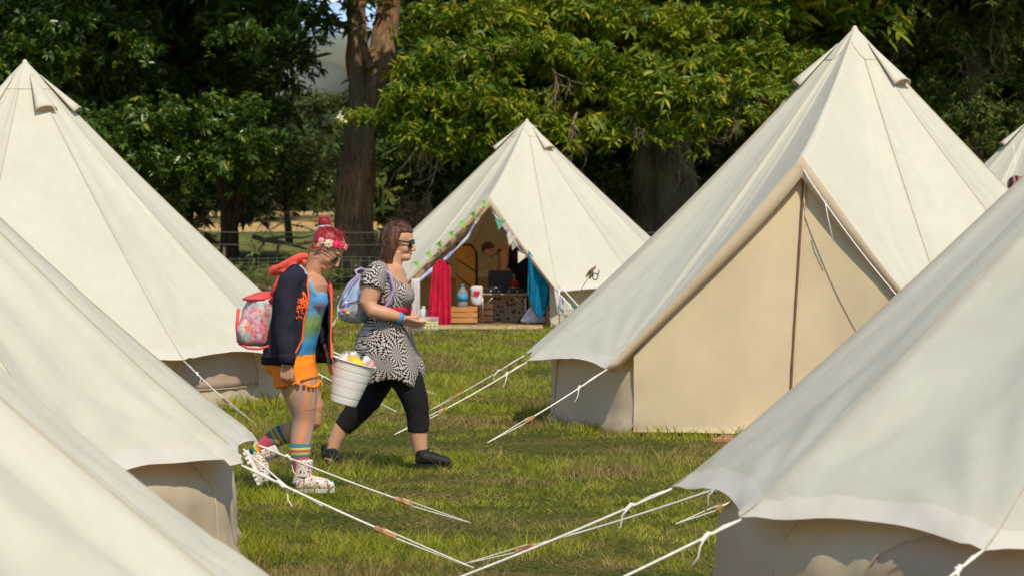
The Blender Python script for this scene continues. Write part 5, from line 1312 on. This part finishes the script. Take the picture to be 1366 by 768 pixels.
# near arm holding the box
body.tube([B(503, 366, -.14), B(496, 384, -.21), B(491, 404, -.22), B(497, 414, -.24), B(515, 418, -.24), B(530, 422, -.22), B(538, 425, -.20)], [.068, .069, .060, .052, .045, .034, .028], 16)
hand(body, B(537, 425.5, -.20), (.92, .10, -.36), (.15, .75, .65), (-.1, -.45, .9), (.25, .35, .3), 1.0, (.35, .1))
# far arm and hand
body.tube([B(520, 366, .14), B(530, 385, .20), B(532, 408, .19), B(545, 420, .12), B(556, 428, .08)], [.068, .068, .058, .042, .030], 14)
hand(body, B(553, 428, .08), (.9, -.2, -.3), (0, -.6, .8), (.3, -.3, .9), (.2, .3, .3), .95, (.4, .1))
nearB = ([B(531, 488, -.07), B(546, 512, -.07), B(554, 535, -.07), B(557, 548, -.07), B(558, 562, -.07), B(558, 578, -.07), B(560, 594, -.07), B(562, 608, -.07)], [.116, .094, .080, .070, .066, .060, .050, .043])
farB = ([B(508, 488, .11), B(500, 512, .11), B(489, 532, .11), B(479, 545, .11), B(466, 560, .12), B(455, 572, .12), B(447, 588, .12), B(442, 602, .12)], [.125, .100, .088, .076, .066, .055, .046, .042])
body.tube(*nearB, 20); body.tube(*farB, 20)
body.tube([B(562, 606, -.07), B(564, 616, -.07), B(582, 619, -.09)], [.045, .042, .03], 12); body.tube([B(442, 600, .12), B(440, 612, .12), B(446, 616, .02)], [.044, .04, .03], 12)
w2 = body.build('person', M['skin2'], remesh=.005, sm=3); recentre(w2, B(510, 620)); W2 = w2
tag(w2, 'woman in a black and white op art tunic, black leggings and sunglasses, striding right', 'person', 'women walking across the field')
# hair
mb = MB()
mb.ell(P2(-.016, 0, .030), (.106, .088, .094), fr2, 40, 28, hairfn(zc=.38))
for y in (-.07, -.052, -.02, .02, .052, .07):
    e = 1 if abs(y) > .04 else 0
    mb.tube([P2(-.06+.02*e, y*.9, .06), P2(-.080+.045*e, y*1.12, .0), P2(-.070+.040*e, y*1.1, -.06), P2(-.075+.035*e, y*1.0, -.115), P2(-.066+.035*e, y*.95, -.155), P2(-.075+.03*e, y*.9, -.180)], [.034, .036, .034, .030, .022, .008], 12)
h = mb.build('hair', M['hair_brown'], W2, remesh=.0055, sm=3, disp=wrinkle(.005, 34, 1, (1, 1, .25)))
glasses(P2, fr2, W2, M['black'], .030, 1.9, .002)
mb = MB(); mb.tube([P2(.087, -.02, -.073), P2(.093, 0, -.0745), P2(.087, .02, -.073)], [.0025, .004, .0025], 8); mb.build('lips', M['lip'], W2)
def strands(parent, P_, roots, mat, n, seed, L=.16, dn=(-.2, 0, -1)):
    r = random.Random(seed); mb = MB()
    for i in range(n):
        a, b_, c_ = r.choice(roots); jit = lambda s: r.uniform(-s, s)
        p = Vector((a+jit(.02), b_+jit(.02), c_+jit(.02))); d = Vector(dn) + Vector((jit(.35), jit(.3), jit(.2)))
        q = [P_(p.x+d.x*L*t*r.uniform(.9, 1.1)+.012*math.sin(t*5+i), p.y+d.y*L*t, p.z+d.z*L*t) for t in (0, .3, .6, .85, 1)]
        mb.tube(q, [.0016, .0018, .0016, .001, .0005], 4)
    return mb.build('loose_strands', mat, parent)
strands(h, P2, [(-.085, -.05, .02), (-.06, -.085, .0), (-.09, 0, .05), (-.05, -.09, -.04), (-.08, -.07, -.08)], M['hair_brown'], 46, 5)
strands(h, P2, [(.02, -.06, .10), (-.02, -.03, .12), (.04, -.03, .105)], M['hair_brown'], 16, 6, .09, (-.9, -.3, .05))
# op-art dress
k = NT('op_art_print'); sp = k.n('SeparateXYZ', Vector=k.pos()).outputs
v = k.n('TexVoronoi', {'voronoi_dimensions': '2D'}, Vector=k.n('CombineXYZ', X=k.math('ADD', sp[0], k.math('MULTIPLY', sp[1], .7)), Y=sp[2]).outputs[0], Scale=8.5)
df = k.n('VectorMath', {'operation': 'SUBTRACT'}, i0=k.n('CombineXYZ', X=k.math('ADD', sp[0], k.math('MULTIPLY', sp[1], .7)), Y=sp[2]).outputs[0], i1=v.outputs['Position']).outputs[0]
s2 = k.n('SeparateXYZ', Vector=df).outputs; ang = k.math('ARCTAN2', s2[1], s2[0]); rad = k.n('VectorMath', {'operation': 'LENGTH'}, i0=df).outputs['Value']
lg = k.math('MULTIPLY', k.math('LOGARITHM', k.math('ADD', rad, .004), 2.718), 12)
ch = k.math('MULTIPLY', k.math('SINE', k.math('ADD', k.math('MULTIPLY', ang, 15), k.math('MULTIPLY', lg, .9))), k.math('SINE', k.math('MULTIPLY', lg, 1.15)))
k.col(k.ramp(k.math('MULTIPLY_ADD', ch, 1.5, .5), [(.47, (.012, .010, .012)), (.60, (.52, .47, .43))])).p(Roughness=.8); k.bump(k.noise(14, 3), .3, .02); M['opart'] = k.m
mb = MB()
mb.rings([(B(507, 352), RB(10), .12), (B(508, 358), RB(20), .185), (B(511, 370), RB(28), .20), (B(513, 378), RB(31), .20), (B(518, 388), RB(33), .20), (B(521, 400), RB(31), .195), (B(523, 410), RB(25), .175), (B(523, 414), RB(24.5), .172)], 32)
for dy in (-.09, .09): mb.ell(B(536, 394, dy), (.088, .092, .080), None, 16, 12)
mb.tube([B(507, 360, -.12), B(499, 370, -.19), B(495, 385, -.215)], [.072, .086, .088], 18, cap=.05)
mb.tube([B(520, 362, .12), B(527, 372, .19), B(530, 386, .20)], [.075, .082, .08], 16, cap=.05)
mb.build('tunic_top', M['opart'], W2, remesh=.006, sm=3, disp=wrinkle(.006, 14, 3))
mb = MB(); RG = []
for c_, y, a, b_ in ((522, 414, 24, .172), (520, 422, 27, .185), (517, 434, 32, .205), (513, 448, 37, .22), (512, 462, 40, .235), (516, 476, 43, .245), (520, 488, 45, .25), (522, 499, 43, .25), (522, 508, 39, .245)):
    RG.append((B(c_, y), RB(a), b_))
vs = []
G = []
for i, (c_, a, b_) in enumerate(RG):
    row = []
    for j in range(72):
        t = 2*PI*j/72; fl_ = 1 + .035*math.sin(t*9+i*.25)*(i/8) + .02*math.sin(t*5+1)*(i/8)
        z = -.035*(i/8)**3*(math.cos(3*t+1.2)) - .02*(i/8)**3*math.cos(t*2+2.1)
        row.append(Vector((c_[0]+a*fl_*math.cos(t), c_[1]+b_*fl_*math.sin(t), c_[2]+z)))
    G.append(row)
mb.grid(G, wrap=True); mb.build('tunic_skirt', M['opart'], W2, solid=.008, sub=1, disp=wrinkle(.006, 13, 8))
mb = MB(); mb.rings([(B(523, 409), RB(25.6), .180), (B(522.5, 413), RB(25.6), .180), (B(522, 418), RB(25.8), .183)], 32, cap=False); mb.build('red_belt', M['red_cloth'], W2, solid=.006)
mb = MB(); mb.tube(nearB[0][:5]+[B(558, 575, -.07)], [.122, .102, .088, .078, .073, .069], 22); mb.tube(farB[0][:5]+[B(457, 570, .12)], [.133, .108, .096, .084, .073, .064], 22)
mb.rings([(B(518, 470), RB(32), .19), (B(518, 500), RB(32), .19)], 24); mb.build('leggings', M['black_cloth'], W2, remesh=.007, sm=3, disp=wrinkle(.004, 18, 3))
# wristband
wb = B(533, 423.6, -.21); d_ = (B(538, 425, -.20)-B(530, 422, -.22)).normalized()
mb = MB(); mb.tube([wb-d_*.014, wb+d_*.014], [.038, .035], 20, cap=False); mb.build('wristband', simple('blue_wristband', (.06, .30, .62), .5, .1), W2, solid=.004)
# black trainers
M['trainer'] = simple('black_trainer', (.016, .014, .017), .6, .4, 50, .4, 60)
def trainer(F):
    mb = MB(); mb.tube([F(.052, .115), F(.055, .09), F(.065, .06)], [.044, .048, .050], 16, cap=.1)
    mb.tube([F(.025, .045), F(.08, .060), (F(.14, .055)), F(.20, .042), F(.25, .034)], [.040, .048, .045, .040, .028], 16, cap=.6)
    s_ = mb.build('trainer', M['trainer'], W2, remesh=.005, sm=3)
    mb = MB(); out = [(.13+.145*math.cos(t), .047*math.sin(t)) for t in np.linspace(0, 2*PI, 26, endpoint=False)]; n = 26
    mb.add([F(x, 0, y) for x, y in out]+[F(x, .024, y*1.02) for x, y in out], [tuple(range(n-1, -1, -1)), tuple(range(n, 2*n))]+[(i, (i+1) % n, (i+1) % n+n, i+n) for i in range(n)]); mb.build('trainer_sole', M['black'], s_, smooth=False)
    mb = MB()
    for i in range(4): mb.tube([F(.09+.025*i, .10-.010*i, -.028), F(.10+.025*i, .114-.013*i, 0), F(.09+.025*i, .10-.010*i, .028)], .004, 5)
    mb.tube([F(.10, .118, .0), F(.13, .13, -.03), F(.15, .10, -.04)], .0035, 5); mb.tube([F(.10, .118, .0), F(.14, .125, .02)], .0035, 5)
    mb.build('trainer_lace', simple('grey_lace', (.10, .10, .11), .8), s_)
g3 = ground(553, 622, .01); g3 = Vector((B(553, 622, -.07).x, YB2-.07, .012))
fa = Vector((.98, -.18, 0)); trainer(lambda x, z, y=0: g3 + fa*x*.92 + Vector((0, 0, 1))*z + Vector((.18, .98, 0))*y)
g4 = Vector((B(433, 612, .16).x, YB2+.20, .03)); fb = Vector((.45, -.86, -.02)); trainer(lambda x, z, y=0: g4 + fb*x*.92 + Vector((-.02, 0, 1))*z + Vector((.86, .5, 0))*y)
# ---------- holographic backpack
k = NT('holographic_film'); nz = k.noise(5, 3, dist=2.0); k.col(k.ramp(nz, [(.3, (.50, .62, .72)), (.42, (.62, .52, .74)), (.5, (.48, .70, .74)), (.58, (.80, .78, .82)), (.66, (.70, .54, .70)), (.74, (.58, .74, .66))])).p(Roughness=.24, Metallic=.55, Coat_Weight=.4)  # iridescent sheen put into the colour as noise bands
k.bump(k.noise(9, 3), .6, .03); M['holo'] = k.m
M['lilac_trim'] = simple('lilac_trim', (.40, .30, .55), .45, .1, 20)
hb = empty('backpack', B(470, 430, 0)); tag(hb, 'shiny silver lilac holographic backpack on the brown haired woman\'s back', 'backpack')
mb = MB(); mb.rings([(B(477, 431, 0), RB(11), .07), (B(474, 427, 0), RB(20), .13), (B(474, 415, 0), RB(23), .15), (B(476, 400, 0), RB(23), .15), (B(480, 384, 0), RB(20), .135), (B(484, 371, 0), RB(14), .10), (B(487, 365, 0), RB(7), .05)], 30)
mb.build('bag_body', M['holo'], hb, disp=wrinkle(.010, 11, 3), sub=1)
mb = MB(); mb.rings([(B(463, 427, -.04), RB(8), .06), (B(461, 421, -.04), RB(11), .09), (B(461, 408, -.04), RB(11.5), .10), (B(463, 398, -.04), RB(8), .07), (B(465, 395, -.04), RB(4), .03)], 22); mb.build('front_pocket', M['holo'], hb, disp=wrinkle(.006, 16, 5))
mb = MB(); mb.tube([B(453, 410, -.14), B(458, 392, -.17), B(468, 376, -.16), B(480, 366, -.12)], .008, 8); mb.tube([B(453, 410, -.14), B(460, 405, -.155), B(474, 401, -.155), B(486, 402, -.14)], .007, 8); mb.build('zip_trim', M['lilac_trim'], hb)
mb = MB(); mb.tube([B(477, 368, -.03), B(474, 361, -.02), B(482, 358, .02), B(490, 362, .03)], .009, 8); mb.build('top_handle', M['lilac_trim'], hb)
mb = MB(); mb.tube([B(490, 366, -.14), B(505, 354, -.165), B(520, 366, -.215), B(525, 385, -.225), B(519, 402, -.21), B(508, 416, -.20)], .014, 8, flat=(1, .45)); mb.build('shoulder_strap', M['lilac_trim'], hb)
for i, (x, y, c_) in enumerate(((459, 414, (.75, .12, .10)), (464, 417, (.80, .45, .05)), (470, 412, (.08, .25, .55)), (474, 418, (.10, .35, .20)), (456, 419, (.10, .15, .50)))):
    mb = MB(); mb.ell(B(x, y, -.135), (.018, .010, .012), None, 10, 8); mb.build('applique', simple('applique_%d' % i, c_, .5), hb)
# lunch box with grapes
k = NT('clear_box'); k.col((.85, .85, .84)).p(Roughness=.12); tb = k.n('BsdfTransparent'); mx = k.n('MixShader', Fac=.90, i1=k.b.outputs[0], i2=tb.outputs[0]); k.t.links.new(mx.outputs[0], k.out.inputs[0]); M['clearbox'] = k.m
bc = B(567.5, 431, -.12); bx = empty('lunch_box', bc - Vector((0, 0, .045))); tag(bx, 'clear plastic box of red and green grapes in the striding woman\'s hand', 'box')
L_, D_, H_ = RB(34), .12, RB(17); mb = MB()
z0 = bc.z-H_/2
for (cx, cy, dx, dy) in ((0, -D_/2, L_, .003), (0, D_/2, L_, .003), (-L_/2, 0, .003, D_-.004), (L_/2, 0, .003, D_-.004)): mb.box((bc.x+cx, bc.y+cy, bc.z), (dx, dy, H_))
mb.box((bc.x, bc.y, z0-.002), (L_, D_, .003)); mb.build('box_walls', M['clearbox'], bx, smooth=False)
mb = MB(); q = [(-1, -1), (1, -1), (1, 1), (-1, 1), (-1, -1)]; mb.tube([(bc.x+a*L_/2, bc.y+b_*D_/2, bc.z+H_/2) for a, b_ in q], .0035, 5); mb.build('box_rim', M['clearbox'], bx)
M['grape_g'] = simple('green_grape', (.50, .55, .08), .3, .15, 30, spec=.5); M['grape_r'] = simple('red_grape', (.22, .05, .06), .3, .2, 30, spec=.5)
gm = {}
for m_, nm in (('grape_g', 'green_grape'), ('grape_r', 'red_grape')):
    mb = MB(); mb.ell((0, 0, 0), (.0115, .0105, .0105), None, 12, 8); o = mb.build(nm, M[m_]); gm[nm] = o
r = random.Random(3); first = {}
for lay in range(3):
    for i in range(7):
        for j in range(4):
            x = -L_/2+.014 + i*(L_-.028)/6 + r.uniform(-.003, .003); y = -D_/2+.016+j*(D_-.032)/3 + r.uniform(-.003, .003); z = z0+.012+lay*.017
            if lay == 2 and r.random() < .45: continue
            nm = 'green_grape' if i >= 3 else 'red_grape'
            o = gm[nm] if nm not in first else gm[nm].copy()
            if nm in first: COL.objects.link(o)
            first[nm] = 1; o.location = (bc.x+x, bc.y+y, z)
            tag(o, 'one of the green grapes filling the right of the clear box' if i >= 3 else 'one of the red grapes filling the left of the clear box', 'grape', 'green grapes in the clear box' if i >= 3 else 'red grapes in the clear box')

strands(W1, P, [(.06, -.03, .085), (.03, -.05, .09), (-.02, -.06, .085), (-.05, -.05, .09)], M['hair_red'], 26, 8, .07, (-.8, .25, .25))
strands(W1, P, [(-.02, -.08, -.02), (.03, -.072, .03), (-.06, -.07, -.03)], M['hair_red'], 14, 9, .05, (-.1, -.1, -.9))
# ================= person stooping inside the open tent =================
YC = 47.9
def Cc(px, py, dy=0.0): return at(px, py, YC+dy)
body = MB(); f3 = Vector((-.55, -.25, -.80)); u3 = Vector((-.80, -.1, .55))
P3, fr3 = head(body, Cc(652, 334, -.1), f3, u3, 1.0)
body.tube([Cc(658, 335, -.1), Cc(664, 334, -.05), Cc(670, 336, 0)], [.06, .062, .08], 14)
body.tube([Cc(668, 337), Cc(678, 341), Cc(690, 348), Cc(698, 360), Cc(700, 368)], [.15, .19, .19, .18, .18], 20, flat=(1.0, .75), axis=(0, 1, 0))
body.tube([Cc(672, 336, -.18), Cc(673, 350, -.22), Cc(671, 364, -.25), Cc(668, 376, -.3)], [.07, .060, .048, .03], 14); hand(body, Cc(668, 377, -.3), (-.2, 0, -1), (-1, 0, 0), (0, -1, 0), (.4, .4, .3), 1)
body.tube([Cc(674, 337, .17), Cc(668, 352, .2), Cc(662, 370, .1)], [.06, .05, .03], 12); hand(body, Cc(661, 372, .1), (-.3, 0, -1), (-1, 0, 0), (0, -1, 0), (.4, .4, .3), 1)
zf = .05
for dy in (-.1, .1):
    hp = Cc(699, 368, dy); body.tube([hp, Vector((hp.x-.03, hp.y, .52)), Vector((hp.x+.02, hp.y, .13)), Vector((hp.x-.06, hp.y-.08, zf+.03))], [.10, .065, .045, .035], 14)
w3 = body.build('person', M['skin'], remesh=.008, sm=3); recentre(w3, (Cc(699, 368).x, YC, zf))
tag(w3, 'person with short brown hair stooping over the table inside the open tent, black vest', 'person')
mb = MB(); mb.ell(P3(-.016, 0, .026), (.104, .086, .095), fr3, 30, 20, hairfn(zc=.36)); mb.build('hair', M['hair_brown'], w3, disp=wrinkle(.006, 30))
mb = MB(); mb.tube([Cc(676, 340), Cc(684, 344), Cc(692, 350), Cc(699, 360), Cc(701, 370)], [.19, .205, .205, .20, .20], 22, flat=(1.0, .78), axis=(0, 1, 0))
mb.tube([Cc(666, 333, -.12), Cc(669, 341, -.2), Cc(675, 350, -.2)], .022, 10); mb.build('vest', M['black_cloth'], w3, remesh=.01, sm=2)
mb = MB()
for dy in (-.1, .1):
    hp = Cc(699, 366, dy); mb.tube([hp, Vector((hp.x-.03, hp.y, .52)), Vector((hp.x+.02, hp.y, .12))], [.12, .085, .06], 16)
mb.build('trousers', M['black_cloth'], w3, remesh=.01, sm=2)
